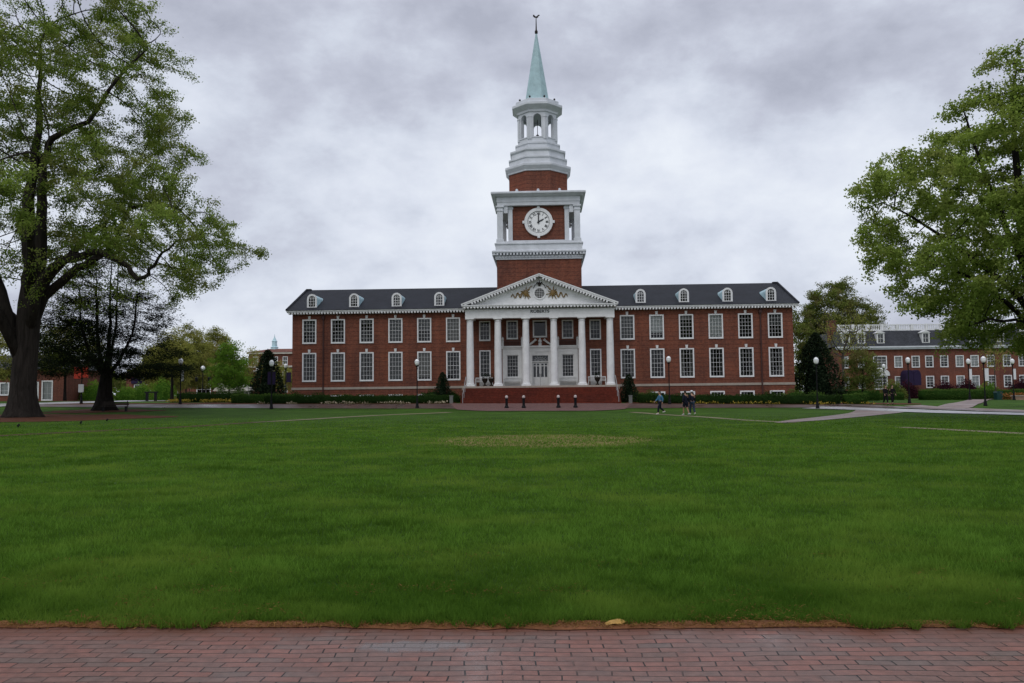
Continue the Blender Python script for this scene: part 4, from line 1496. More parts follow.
def cone_bush(name, label, cat, loc, h, r, mat, leaf, n, group=None, bottom=.1, power=.8):
    root = empty(name, loc)
    tag(root, label, cat, group)
    MB().tube([(0, 0, 0), (0, 0, h * .5), (0, 0, h * .92)], [max(.05, r * .06), r * .04, .01], 7).build('trunk', 'dark_bark', root, smooth=True)
    core = MB().lathe([(r * .5 * max(.02, (1 - t) ** power) * (.6 + .4 * min(1, t / .15)), bottom + (h * .93 - bottom) * t) for t in np.linspace(0, 1, 9)], 0, 0, 10)
    zc = RNG.random(n) ** 1.35
    a = RNG.random(n) * 2 * math.pi
    bump_ = 1 + .13 * np.sin(5 * a + zc * 9) + .1 * np.sin(11 * a - zc * 17)
    rad = r * ((1 - zc) ** power) * np.minimum(1, .65 + zc * 3) * bump_ * (1 - .45 * RNG.random(n) ** 2)
    L = np.stack([rad * np.cos(a), rad * np.sin(a), bottom + (h - bottom) * zc], 1)
    V, F = leaf_quads(L, RNG.uniform(leaf * .6, leaf * 1.4, n), .5, 0, .1, np.stack([np.cos(a), np.sin(a), .2 * np.ones(n)], 1) * .8)
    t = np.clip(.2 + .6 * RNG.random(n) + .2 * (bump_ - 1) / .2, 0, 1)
    cv = np.array(core.v)
    Fq = np.array([f for f in core.f if len(f) == 4]) + len(V)
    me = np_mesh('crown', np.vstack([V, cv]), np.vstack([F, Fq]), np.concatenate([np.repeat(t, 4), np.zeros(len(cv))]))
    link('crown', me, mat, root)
    return root


def bush(name, label, cat, loc, rx, ry, h, mat, leaf=.13, dens=130, group=None, rz=0):
    n = int(dens * (rx + ry) * h * 3)
    u = unit(RNG.normal(size=(n, 3)))
    u[:, 2] = np.abs(u[:, 2])
    lump = 1 + .14 * np.sin(4 * u[:, 0] * 3 + 1) * np.cos(5 * u[:, 1] * 2) + .1 * np.sin(9 * u[:, 2] + 7 * u[:, 0])
    k = lump * (1 - .3 * RNG.random(n) ** 2)
    L = u * k[:, None] * np.array([rx, ry, h])
    V, F = leaf_quads(L, RNG.uniform(leaf * .6, leaf * 1.4, n), .6, 0, 0, u * .7)
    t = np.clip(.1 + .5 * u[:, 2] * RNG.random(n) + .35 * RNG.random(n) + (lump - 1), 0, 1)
    core = MB().lathe([(.84 * math.cos(a), .84 * math.sin(a)) for a in np.linspace(0, 1.5, 6)], 0, 0, 12)
    cv = np.array(core.v) * np.array([rx, ry, h])
    Fq = np.array([f for f in core.f if len(f) == 4]) + len(V)
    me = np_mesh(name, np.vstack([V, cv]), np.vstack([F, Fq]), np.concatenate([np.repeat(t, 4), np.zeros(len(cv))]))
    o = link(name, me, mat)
    o.location = loc
    o.rotation_euler.z = rz
    return tag(o, label, cat, group)


def hedge(name, label, p0, p1, width, h, mat, leaf=.11, dens=110, group=None, ragged=.06, cat='hedge'):
    """a clipped hedge from p0 to p1 that follows the ground"""
    p0, p1 = np.array(p0, float), np.array(p1, float)
    c = (p0 + p1) / 2
    d = p1 - p0
    L = np.linalg.norm(d)
    ang = math.atan2(d[1], d[0])
    zc = g1(*c)
    n = int(dens * L * (h * 2 + width))
    s = RNG.uniform(-.5, .5, n) * L
    q = RNG.uniform(0, 2 * h + width, n)
    y = np.where(q < h, -width / 2, np.where(q < h + width, q - h - width / 2, width / 2))
    z = np.where(q < h, q, np.where(q < h + width, h, 2 * h + width - q))
    wav = 1 + ragged * (np.sin(s * 2.1) + np.sin(s * 5.3 + 1) * .6)
    y = y * wav + RNG.normal(size=n) * ragged * .5
    z = np.maximum(z * wav + RNG.normal(size=n) * ragged * .6, .02)
    dx, dy = math.cos(ang), math.sin(ang)
    gzv = gz(c[0] + s * dx, c[1] + s * dy) - zc
    P = np.stack([s, y, z + gzv], 1)
    V, F = leaf_quads(P, RNG.uniform(leaf * .6, leaf * 1.4, n), .6)
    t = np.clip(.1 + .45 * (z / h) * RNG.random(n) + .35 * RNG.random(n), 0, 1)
    m = MB()
    k = max(2, int(L / 2))
    cs, fs = [], []
    for i in range(k + 1):
        ss = -L / 2 + .06 + (L - .12) * i / k
        gg = g1(c[0] + ss * dx, c[1] + ss * dy) - zc
        for yy, z_ in ((-width * .44, -.1), (width * .44, -.1), (width * .44, h * .93), (-width * .44, h * .93)):
            cs.append((ss, yy, z_ + gg))
    for i in range(k):
        for j in range(4):
            fs.append((i * 4 + j, i * 4 + (j + 1) % 4, i * 4 + 4 + (j + 1) % 4, i * 4 + 4 + j))
    fs += [(0, 3, 2, 1), (k * 4, k * 4 + 1, k * 4 + 2, k * 4 + 3)]
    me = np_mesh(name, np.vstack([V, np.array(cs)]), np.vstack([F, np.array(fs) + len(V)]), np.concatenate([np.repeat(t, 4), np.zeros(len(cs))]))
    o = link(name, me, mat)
    o.location = (c[0], c[1], zc)
    o.rotation_euler.z = ang
    return tag(o, label, cat, group)


def flower_strip(name, label, p0, p1, width, n, mats=('flower_leaf',), h=.25):
    p0, p1 = np.array(p0, float), np.array(p1, float)
    c = (p0 + p1) / 2
    d = (p1 - p0) / np.linalg.norm(p1 - p0)
    L = np.linalg.norm(p1 - p0)
    ncl = max(4, int(L * .9))
    cs = RNG.uniform(-.5, .5, ncl) * L
    k = RNG.integers(0, ncl, n)
    s = cs[k] + RNG.normal(size=n) * .32
    y = RNG.uniform(-.5, .5, n) * width
    X, Y = c[0] + d[0] * s - d[1] * y, c[1] + d[1] * s + d[0] * y
    P = np.stack([X, Y, gz(X, Y) + RNG.random(n) * h + .03], 1)
    V, F = leaf_quads(P, RNG.uniform(.1, .2, n), .8)
    hgt = (P[:, 2] - gz(X, Y)) / h
    t = np.clip(np.where(hgt > .5, .5 + .5 * RNG.random(n), .15 * RNG.random(n)), 0, 1)
    return tag(link(name, np_mesh(name, V, F, np.repeat(t, 4)), mats[0]), label, 'flowers', None, 'stuff')


# ------------------------------------------------------------------ the ground
def grid_mesh(name, ps, qs, zf, mat):
    """a sheet over axes turned with the hall"""
    A, B = np.meshgrid(ps, qs)
    X = A * EX[0] + B * EY[0]
    Y = A * EX[1] + B * EY[1]
    V = np.stack([X.ravel(), Y.ravel(), zf(X, Y, A, B).ravel()], 1)
    n, m = len(ps), len(qs)
    i = np.arange(n - 1)[None, :] + np.arange(m - 1)[:, None] * n
    F = np.stack([i, i + 1, i + n + 1, i + n], -1).reshape(-1, 4)
    return link(name, np_mesh(name, V, F), mat, smooth=True)


Q0 = 5.866


def ribbon(name, pts, widths, mat, lift, kind='structure', cross=4):
    """a path along a centre line, laid on the ground"""
    pts = [np.array(p, float) for p in pts]
    if not hasattr(widths, '__len__'):
        widths = [widths] * len(pts)
    C_, W_ = [], []
    for i in range(len(pts) - 1):
        k = max(1, int(np.linalg.norm(pts[i + 1] - pts[i]) / 1.0))
        p0, p1, p2, p3 = pts[max(0, i - 1)], pts[i], pts[i + 1], pts[min(len(pts) - 1, i + 2)]
        for j in range(k):
            t = j / k
            C_.append(.5 * (2 * p1 + (p2 - p0) * t + (2 * p0 - 5 * p1 + 4 * p2 - p3) * t * t + (3 * p1 - p0 - 3 * p2 + p3) * t ** 3))
            W_.append(widths[i] + (widths[i + 1] - widths[i]) * t)
    C_.append(pts[-1])
    W_.append(widths[-1])
    C_ = np.array(C_)
    T = np.gradient(C_, axis=0)
    T = T / np.linalg.norm(T, axis=1, keepdims=True)
    Nn = np.stack([-T[:, 1], T[:, 0]], 1)
    u = np.linspace(-.5, .5, cross + 1)
    wob = 1 + (.06 * np.sin(np.arange(len(C_)) * 1.7) if lift < .02 else 0)
    XY = C_[:, None, :] + Nn[:, None, :] * (u[None, :, None] * (np.array(W_) * wob)[:, None, None])
    Z = gz(XY[..., 0], XY[..., 1]) + lift
    V = np.concatenate([XY, Z[..., None]], 2).reshape(-1, 3)
    m, n = len(C_), cross + 1
    i = np.arange(n - 1)[None, :] + np.arange(m - 1)[:, None] * n
    F = np.stack([i + n, i + n + 1, i + 1, i], -1).reshape(-1, 4)
    o = link(name, np_mesh(name, V, F), mat, smooth=True)
    return tag(o, kind=kind)


def disc(name, c, rx, ry, mat, lift, wob=.12):
    rings, seg = 8, 40
    V, F = [], []
    for j in range(rings + 1):
        for i in range(seg):
            a = 2 * math.pi * i / seg
            k = j / rings * (1 + wob * math.sin(3 * a + 1) + wob * .6 * math.sin(7 * a))
            x, y = c[0] + rx * k * math.cos(a), c[1] + ry * k * math.sin(a)
            V.append((x, y, g1(x, y) + lift + .05 * (1 - j / rings)))
    for j in range(rings):
        for i in range(seg):
            F.append((j * seg + i, (j + 1) * seg + i, (j + 1) * seg + (i + 1) % seg, j * seg + (i + 1) % seg))
    o = link(name, np_mesh(name, np.array(V), np.array(F)), mat, smooth=True)
    return tag(o, kind='structure')


def hall_pt(s, o):
    return from_hall(s, o)


def build_ground():
    ps = np.concatenate([np.array([-1500, -900, -500, -300, -200, -150]), np.arange(-120, 120.1, 1.5), np.array([150, 200, 300, 500, 900, 1500])])
    qs = np.concatenate([np.array([-200, -60, -20, -8, 0, 3, Q0 - .01, Q0]), np.arange(6.5, 60, 1.0), np.arange(60, 100, .75), np.arange(100, 200, 5), np.array([230, 300, 450, 700, 1100, 1800, 3000])])
    o = grid_mesh('lawn', ps, qs, lambda X, Y, A, B: gz(X, Y) - np.where(B < Q0 - .005, .05, 0), 'lawn')
    tag(o, kind='structure')
    o = grid_mesh('brick_pavement', np.linspace(-40, 40, 81), np.array([-20, -10, -5, 0, 2, 4, 5, Q0 + .02]), lambda X, Y, A, B: 0 * X - .014, 'pavers')
    tag(o, kind='structure')
    # a strip of washed out orange earth between grass and bricks
    us = np.linspace(-8, 8, 321)
    V, F = [], []
    for i, u in enumerate(us):
        w = .02 + .13 * float(vnoise(np.array(u * 1.1), np.array(5.))) * float(vnoise(np.array(u * .37), np.array(31.))) * 1.6 + .05 * float(vnoise(np.array(u * 7.), np.array(8.)))
        for q, z in ((Q0 - max(.02, w), -.008), (Q0 - .03, .002), (Q0 + .06, .008)):
            V.append((u * EX[0] + q * EY[0], u * EX[1] + q * EY[1], z))
    for i in range(320):
        for j in range(2):
            F.append((i * 3 + j, i * 3 + 3 + j, i * 3 + 4 + j, i * 3 + 1 + j))
    tag(link('soil_strip', np_mesh('soil_strip', np.array(V), np.array(F)), 'washed_soil', smooth=True), kind='structure')
    ribbon('brick_walk', [hall_pt(-60, -6), hall_pt(-30, -7.6), hall_pt(0, -8.3), hall_pt(24, -8.0), hall_pt(31, -9.5)], [2.2, 2.6, 3.4, 3.2, 3.0], 'brown_road', .03)
    ribbon('brick_apron', [hall_pt(0, -15.2), hall_pt(0, -12), hall_pt(0, -6.2)], [8.5, 14.5, 17.5], 'far_pavers', .045, cross=10)
    ribbon('brick_path', [(13.6, 42.6), (16.5, 46.6), (21, 53), (26.5, 61.5), (31, 69)], [.4, 1.7, 2.2, 3.0, 4.5], 'pink_path', .03)
    ribbon('wet_road', [(26.8, 74.2), (31.2, 69.2), (34.2, 61.5), (37, 51), (41.5, 38), (48, 22)], [4, 4.9, 5.3, 5.6, 6, 6], 'concrete', .045)
    ribbon('road_strip', [(30, 77.5), (34.6, 73), (38.2, 64.5), (41.4, 52.5), (46.5, 38.5)], [2.2, 2.2, 2.2, 2.2, 2.2], 'brown_road', .06)
    ribbon('pink_path', [(36.4, 75.5), (40.3, 66.5), (43.6, 54), (49, 40)], [2.2, 2.4, 2.4, 2.4], 'pink_path', .05)
    ribbon('side_path', [(36.5, 70), (44, 80), (52, 92), (60, 104)], [3.0, 2.2, 1.8, 1.8], 'pink_path', .07)
    ribbon('edge_path', [(9.6, 67), (10.2, 65.4), (12.4, 54.8), (13.4, 47), (14.6, 43)], [.8, .8, .75, .7, .7], 'pale_path', .015, cross=2)
    ribbon('edge_path', [(17.0, 36.5), (17.6, 34), (18.6, 29.5), (20, 24)], [.6, .85, .9, .9], 'pale_path', .015, cross=2)
    ribbon('edge_path', [(-15.2, 48.5), (-13.8, 52), (-10.3, 62), (-6, 67), (-5.2, 68.2)], [.5, .9, 1.0, 1.0, .9], 'pale_path', .018, cross=2)
    ribbon('edge_path', [(-25, 29), (-21.4, 34.6), (-19.5, 38), (-16.9, 42.6), (-15.2, 48.5), (-13.6, 52.6)], [1.1, 1.2, 1.2, 1.1, .9, .5], 'edge_mulch', .015, cross=2)
    ribbon('left_road', [(-66, 68), (-50, 82), (-45.5, 92), (-47, 108), (-56, 150), (-70, 210)], [5, 6, 6, 7, 9, 10], 'concrete', .04)
    disc('mulch_bed', (-35.2, 58.5), 9.2, 9.5, 'mulch', .02)
    disc('mulch_bed', (-36.6, 73.5), 4.8, 3.6, 'mulch', .025)
    disc('mulch_bed', (-57.5, 105.5), 5.5, 2.6, 'mulch', .02)
    disc('mulch_bed', (-40, 97), 3.2, 1.6, 'mulch', .02)
    b = ribbon('planting_bed', [hall_pt(-60, -4.4), hall_pt(-30, -3.4), hall_pt(-8.3, -3.4)], [2, 5.2, 5.2], 'mulch', .025)
    b = ribbon('planting_bed', [hall_pt(8.3, -3.4), hall_pt(30, -3.4), hall_pt(36, -5)], [5.2, 5.2, 2.5], 'mulch', .025)


def grass_zone(n, y0=5.6, y1=66, spread=.66):
    """blade triangles spread over the part of the lawn the eye can tell blades in"""
    u = RNG.random(n)                     # as many blades in each step of log distance
    Y = y0 * (y1 / y0) ** (u ** 1.35)
    h = np.interp(Y, [5, 12, 46, 66], [.085, .075, .045, .02])
    w = .0011 * Y * (1 + .35 * sstep(10, 40, Y))
    X = RNG.uniform(-1, 1, n)
    X = X * (Y * spread + 1.5) + np.sign(X) * np.maximum(np.abs(X) - .9, 0) * 45 * RNG.random(n)
    q = X * EY[0] + Y * EY[1]
    edge = Q0 - .03 + .12 * (vnoise(X * 1.6, X * 0 + 3) - .5) + .11 * (vnoise(X * 6, X * 0 + 9) - .5) + .08 * (vnoise(X * 19, X * 0 + 17) - .5)
    k = (q > edge) & (RNG.random(n) > sstep(30, 66, Y) * .9)
    for line_ in ([(17.0, 36.5), (17.6, 34), (18.6, 29.5), (20, 24)], [(-25, 29), (-21.4, 34.6), (-19.5, 38), (-16.9, 42.6), (-15.2, 48.5), (-13.8, 52), (-10.3, 62)],
                  [(10.2, 65.4), (12.4, 54.8), (13.4, 47), (14.6, 43)]):
        lx, ly = np.array(line_).T
        o_ = np.argsort(ly)
        cx = np.interp(Y, ly[o_], lx[o_])
        k &= ~((np.abs(X - cx) < .36) & (Y > ly.min()) & (Y < ly.max())) | (RNG.random(n) < .2)
    X, Y, h, w = X[k], Y[k], h[k], w[k]
    n = len(X)
    patch = .5 * vnoise(X * .7, Y * .9) + .5 * vnoise(X * 1.9 + 40, Y * 2.3)
    fine = 1.6 * (.6 * vnoise(X * 3.1, Y * 4.2) + .4 * vnoise(X * 8.3, Y * 9) - .5)
    bare = np.hypot((X - 1.0), (Y - 28.5)) + 1.8 * (vnoise(X * 1.1, Y * 1.1) - .5)
    k = RNG.random(n) < np.clip(.28 + .5 * vnoise(X * 2.3, Y * 2.3 + 7) + 1.0 * sstep(3.4, 4.9, bare), 0, 1)
    X, Y, h, w, patch, fine = X[k], Y[k], h[k], w[k], patch[k], fine[k]
    n = len(X)
    hh = h * RNG.uniform(.45, 1.15, n) * (.62 + .5 * patch + .45 * fine)
    a = RNG.uniform(0, 2 * math.pi, n)
    lean = RNG.normal(size=(n, 2)) * .5 * hh[:, None]
    z = gz(X, Y)
    bx, by = np.cos(a) * w / 2, np.sin(a) * w / 2
    base = np.stack([X, Y, z - .004], 1)
    wv = np.stack([bx, by, np.zeros(n)], 1)
    tip = base + np.stack([lean[:, 0], lean[:, 1], hh], 1)
    V = np.stack([base - wv, base + wv, tip], 1).reshape(-1, 3)
    streak = vnoise(X * .22 + 11, Y * 1.9 + .3 * X)
    tuft = sstep(.62, .8, vnoise(X * 2.2 + 70, Y * 3.1 + 20)) * sstep(.45, .75, vnoise(X * .5, Y * .8 + 50))
    t = np.clip(.36 + .62 * (patch - .5) + .44 * fine + .14 * (streak - .5) - .3 * tuft + (vnoise(X * 13, Y * 15 + 4) - .5) * .42 * (1 - sstep(10, 20, Y)) + RNG.normal(size=n) * .22, 0, 1)
    hh = hh * (1 + .5 * tuft) * (.7 + .6 * vnoise(X * 11 + 3, Y * 13))
    tip[:, 2] = z - .004 + hh
    V = np.stack([base - wv, base + wv, tip], 1).reshape(-1, 3)
    t = np.where(RNG.random(n) < .02, 1, t)
    t = t * (.38 + .62 * sstep(5.8, 8.2, Y + .5 * np.sin(X * 1.9) + .3 * np.sin(X * 4.7)))  # shade between the blades put into the tint, darkest near the bricks
    T = np.stack([t * .3, t * .3, np.clip(t * 1.15, 0, 1)], 1).ravel()
    return V, T


def build_grass():
    parts = [grass_zone(760000)]
    V = np.vstack([p[0] for p in parts])
    T = np.concatenate([p[1] for p in parts])
    F = np.arange(len(V)).reshape(-1, 3)
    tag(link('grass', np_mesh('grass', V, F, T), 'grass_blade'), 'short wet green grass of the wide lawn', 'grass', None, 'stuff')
    # dead straw and earth washed up along the edge of the bricks
    n = 11000
    X = RNG.uniform(-6, 6, n)
    q = Q0 + RNG.normal(size=n) * .035 - .03
    x = X * EX[0] + q * EY[0]
    y = X * EX[1] + q * EY[1]
    P = np.stack([x, y, RNG.uniform(.0, .014, n)], 1)
    m = 26000
    u, w = RNG.uniform(-7, 7, m), Q0 + RNG.random(m) ** 1.8 * 2.6
    x, y = u * EX[0] + w * EY[0], u * EX[1] + w * EY[1]
    k = vnoise(x * 1.1 + 5, y * 2.2) * .6 + vnoise(x * 4, y * 6 + 9) * .4 > .56 + .06 * (w - Q0)
    P = np.vstack([P, np.stack([x[k], y[k], RNG.uniform(.015, .045, k.sum())], 1)])
    n = len(P)
    V, F = leaf_quads(P, RNG.uniform(.012, .045, n), .14, .7)
    tag(link('straw', np_mesh('straw', V, F, np.repeat(RNG.random(n), 4)), 'straw'), 'brown dead grass lying along the brick edge', 'straw', None, 'stuff')
# ------------------------------------------------------------------ street furniture
def make_lamp():
    root = empty('street_lamp')
    m = MB().lathe([(.17, -.05), (.17, .08), (.15, .12), (.12, .3), (.135, .36), (.1, .45), (.075, .7), (.09, .76), (.055, .84)], 0, 0, 12)
    m.build('base', 'black_metal', root, smooth=False)
    m = MB().lathe([(.052, .84), (.05, 2.0), (.045, 3.55), (.075, 3.57), (.075, 3.63), (.05, 3.66), (.06, 3.74), (.13, 3.82), (.15, 3.86), (.13, 3.9)], 0, 0, 10)
    m.build('pole', 'black_metal', root)
    g = MB().lathe([(.13, 3.9), (.19, 4.02), (.22, 4.16), (.215, 4.26), (.19, 4.34), (.13, 4.42), (.06, 4.47), (.03, 4.48)], 0, 0, 12).build('globe', 'lamp_glass', root, smooth=True)
    MB().lathe([(.226, 4.235), (.23, 4.27), (.215, 4.285)], 0, 0, 12).build('band', 'tower_white', g)
    MB().lathe([(.03, 4.475), (.045, 4.51), (.012, 4.6)], 0, 0, 8).build('finial', 'black_metal', root)
    return root


def banner(root, side, mat, z0=2.2, z1=3.4, w=.5):
    x0, x1 = sorted((side * .07, side * (.07 + w)))
    m = MB()
    for z in (z0, z1):
        m.tube([(side * .04, 0, z), (side * (.1 + w), 0, z)], .014, 5)
    a = m.build('banner_arm', 'black_metal', root)
    m = MB()
    k = 6
    vs = []
    for i in range(k + 1):
        u = i / k
        y = .02 * math.sin(u * 5)
        vs += [(x0 + (x1 - x0) * u, y, z0 + .02), (x0 + (x1 - x0) * u, y, z1 - .02)]
    m.add(vs, [(2 * i, 2 * i + 2, 2 * i + 3, 2 * i + 1) for i in range(k)])
    m.build('banner', mat, root)


def build_lamps():
    proto = make_lamp()
    g = 'post lamps along the walks'
    spots = [
        (-8.75, 75.9, 'black post lamp with white globe before the left wing of the hall', None),
        (14.7, 77.6, 'black post lamp with white globe before the right wing, beside the walkers', None),
        (26.6, 72.3, 'black post lamp with white globe in front of the dark magnolia right of the hall', None),
        (-22.2, 76.2, 'post lamp with two dark purple banners in front of the left magnolia', 'pp'),
        (-32.6, 81.2, 'post lamp with a white banner by the yellow flower bed on the left', 'w'),
        (38.8, 81.0, 'black post lamp left of the long clipped hedge, before the purple awning', None),
        (42.9, 75.2, 'tall black post lamp with a white banner at the right road', 'w1'),
        (49.3, 89.3, 'post lamp with a pale banner behind the long clipped hedge', 'w'),
        (54.6, 90.2, 'rightmost post lamp, with a pale banner, by the orange flower bed', 'w'),
        (47.2, 105, 'small far post lamp beside the young green tree and the two dark walkers', None),
        (-57, 128, 'small far post lamp with purple banner near the purple fronted shop', 'pp'),
        (-83, 190, 'tiny distant post lamp above the two legged black frame', None),
        (-57, 146, 'small far post lamp right of the lamp with the white banner', 'w'),
        (-35.5, 115, 'far post lamp peeping over the left shoulder of the magnolia', None),
        (-27.7, 101, 'post lamp with a purple banner close to the left corner of the hall', 'p1'),
        (-43.4, 83.3, 'post lamp with red banners and a pale grey sign between the oak and the conifer', 'r'),
    ]
    for i, (x, y, lab, bn) in enumerate(spots):
        o = proto if i == 0 else copy_tree(proto)
        o.location = (x, y, g1(x, y) + .03)
        o.rotation_euler.z = YAW
        tag(o, lab, 'lamp', g)
    # banners hang on copies only, so they are added at the end
    objs = [o for o in bpy.data.objects if o.name.startswith('street_lamp')]
    for o in objs:
        for x, y, lab, bn in spots:
            if o['label'] == lab and bn:
                if bn == 'r':
                    banner(o, -1, 'red_cloth', 2.5, 3.7, .75)
                    banner(o, 1, 'red_cloth', 2.6, 3.8, .6)
                    MB().box(-.27, .27, -.12, -.08, 1.15, 1.95).build('sign_panel', 'sign_grey', o)
                elif bn == 'pp':
                    banner(o, -1, 'purple', w=.3)
                    banner(o, 1, 'purple', w=.3)
                elif bn == 'p1':
                    banner(o, 1, 'purple', w=.6)
                elif bn == 'w1':
                    banner(o, 1, 'banner_white', w=.34)
                else:
                    banner(o, 1, 'banner_white', w=.26)
    # the two armed lantern
    x, y = -41.2, 110
    r = empty('twin_lamp', (x, y, g1(x, y)))
    tag(r, 'dark double armed lantern post in front of the yellow trees', 'lamp')
    MB().lathe([(.2, -.05), (.2, .3), (.11, .5), (.07, .9), (.055, 4.0), (.03, 4.3)], 0, 0, 10).build('pole', 'black_metal', r)
    for k in (-1, 1):
        MB().tube([(0, 0, 3.2), (k * .4, 0, 3.35), (k * .8, 0, 3.3), (k * .85, 0, 3.1)], .035, 6).build('arm', 'black_metal', r)
        MB().lathe([(.06, 2.5), (.16, 2.55), (.2, 2.95), (.24, 2.98), (.05, 3.12)], k * .85, 0, 6).build('lantern', 'black_metal', r)
    MB().lathe([(.1, 4.0), (.26, 4.15), (.28, 4.4), (.12, 4.58), (.02, 4.62)], 0, 0, 8).build('globe', 'lamp_glass', r, smooth=True)


def build_bollards():
    r = empty('bollard')
    MB().lathe([(.2, -.03), (.2, .1), (.16, .16), (.14, .2), (.12, .24), (.12, .78), (.15, .8), (.15, .86), (.12, .88)], 0, 0, 14).build('post', 'black_metal', r)
    MB().lathe([(.11, .88), (.14, .93), (.14, 1.02), (.11, 1.09), (.04, 1.14)], 0, 0, 14).build('light_cap', 'bollard_cap', r, smooth=True)
    labs = ['leftmost of the four black white capped bollards before the steps', 'second from the left of the black white capped bollards before the steps',
            'third from the left of the black white capped bollards before the steps', 'rightmost of the four black white capped bollards before the steps']
    for i, (x, y) in enumerate(((-.55, 75.2), (1.0, 75.2), (4.15, 75.2), (5.7, 75.2))):
        o = r if i == 0 else copy_tree(r)
        o.location = (x, y, g1(x, y) + .05)
        tag(o, labs[i], 'bollard', 'bollards before the steps')


def build_porch_things():
    def put(o, s, off, z, rz=0):
        x, y = from_hall(s, off)
        o.location = (x, y, z)
        o.rotation_euler.z = YAW + rz
    # white slatted benches
    r = empty('porch_bench')
    m = MB()
    for k in range(5):
        m.box(-.9, .9, -.25 + k * .1, -.17 + k * .1, .42, .45)
    m.build('seat', 'white_wood', r)
    m = MB().box(-.9, .9, .24, .28, .82, .9).box(-.9, .9, .24, .28, .5, .55)
    for k in range(14):
        m.box(-.86 + k * .13 - .02, -.86 + k * .13 + .02, .245, .275, .55, .82)
    m.build('backrest', 'white_wood', r)
    for x in (-.86, .86):
        for y, h in ((-.22, .66), (.26, .9)):
            MB().box(x - .035, x + .035, y - .035, y + .035, 0, h if y < 0 else .82).build('leg', 'white_wood', r)
        MB().box(x - .04, x + .04, -.27, .235, .66, .7).build('armrest', 'white_wood', r)
    labs = ['white slatted bench below the tall window at the left end of the porch', 'white slatted bench below the white bay left of the door',
            'white slatted bench below the white bay right of the door', 'white slatted bench below the tall window at the right end of the porch']
    for i, s in enumerate((-5.75, -2.83, 2.83, 5.75)):
        o = r if i == 0 else copy_tree(r)
        put(o, s, -.75 if abs(s) < 4 else -.55, 2.375)
        tag(o, labs[i], 'bench', 'white benches on the porch')
    r = empty('urn_planter')
    m = MB().lathe([(.2, 0), (.2, .08), (.1, .14), (.08, .3), (.14, .36), (.27, .55), (.3, .72), (.34, .78), (.3, .8)], 0, 0, 14)
    m.build('urn', 'dark_bronze', r, smooth=True)
    P = unit(RNG.normal(size=(160, 3))) * np.array([.26, .26, .3]) + np.array([0, 0, .95])
    V, F = leaf_quads(P, RNG.uniform(.06, .14, 160), .5)
    link('plant', np_mesh('plant', V, F, np.repeat(RNG.random(160), 4)), 'magnolia_leaf', r)
    labs = ['dark planted urn on the porch in front of the leftmost porch window', 'dark planted urn on the porch in front of the rightmost porch window', 'second dark planted urn, close beside the second column from the left']
    for i, s in enumerate((-5.6, 5.72, -4.95)):
        o = r if i == 0 else copy_tree(r)
        put(o, s, -1.6, 2.375)
        tag(o, labs[i], 'urn', 'urns on the porch')


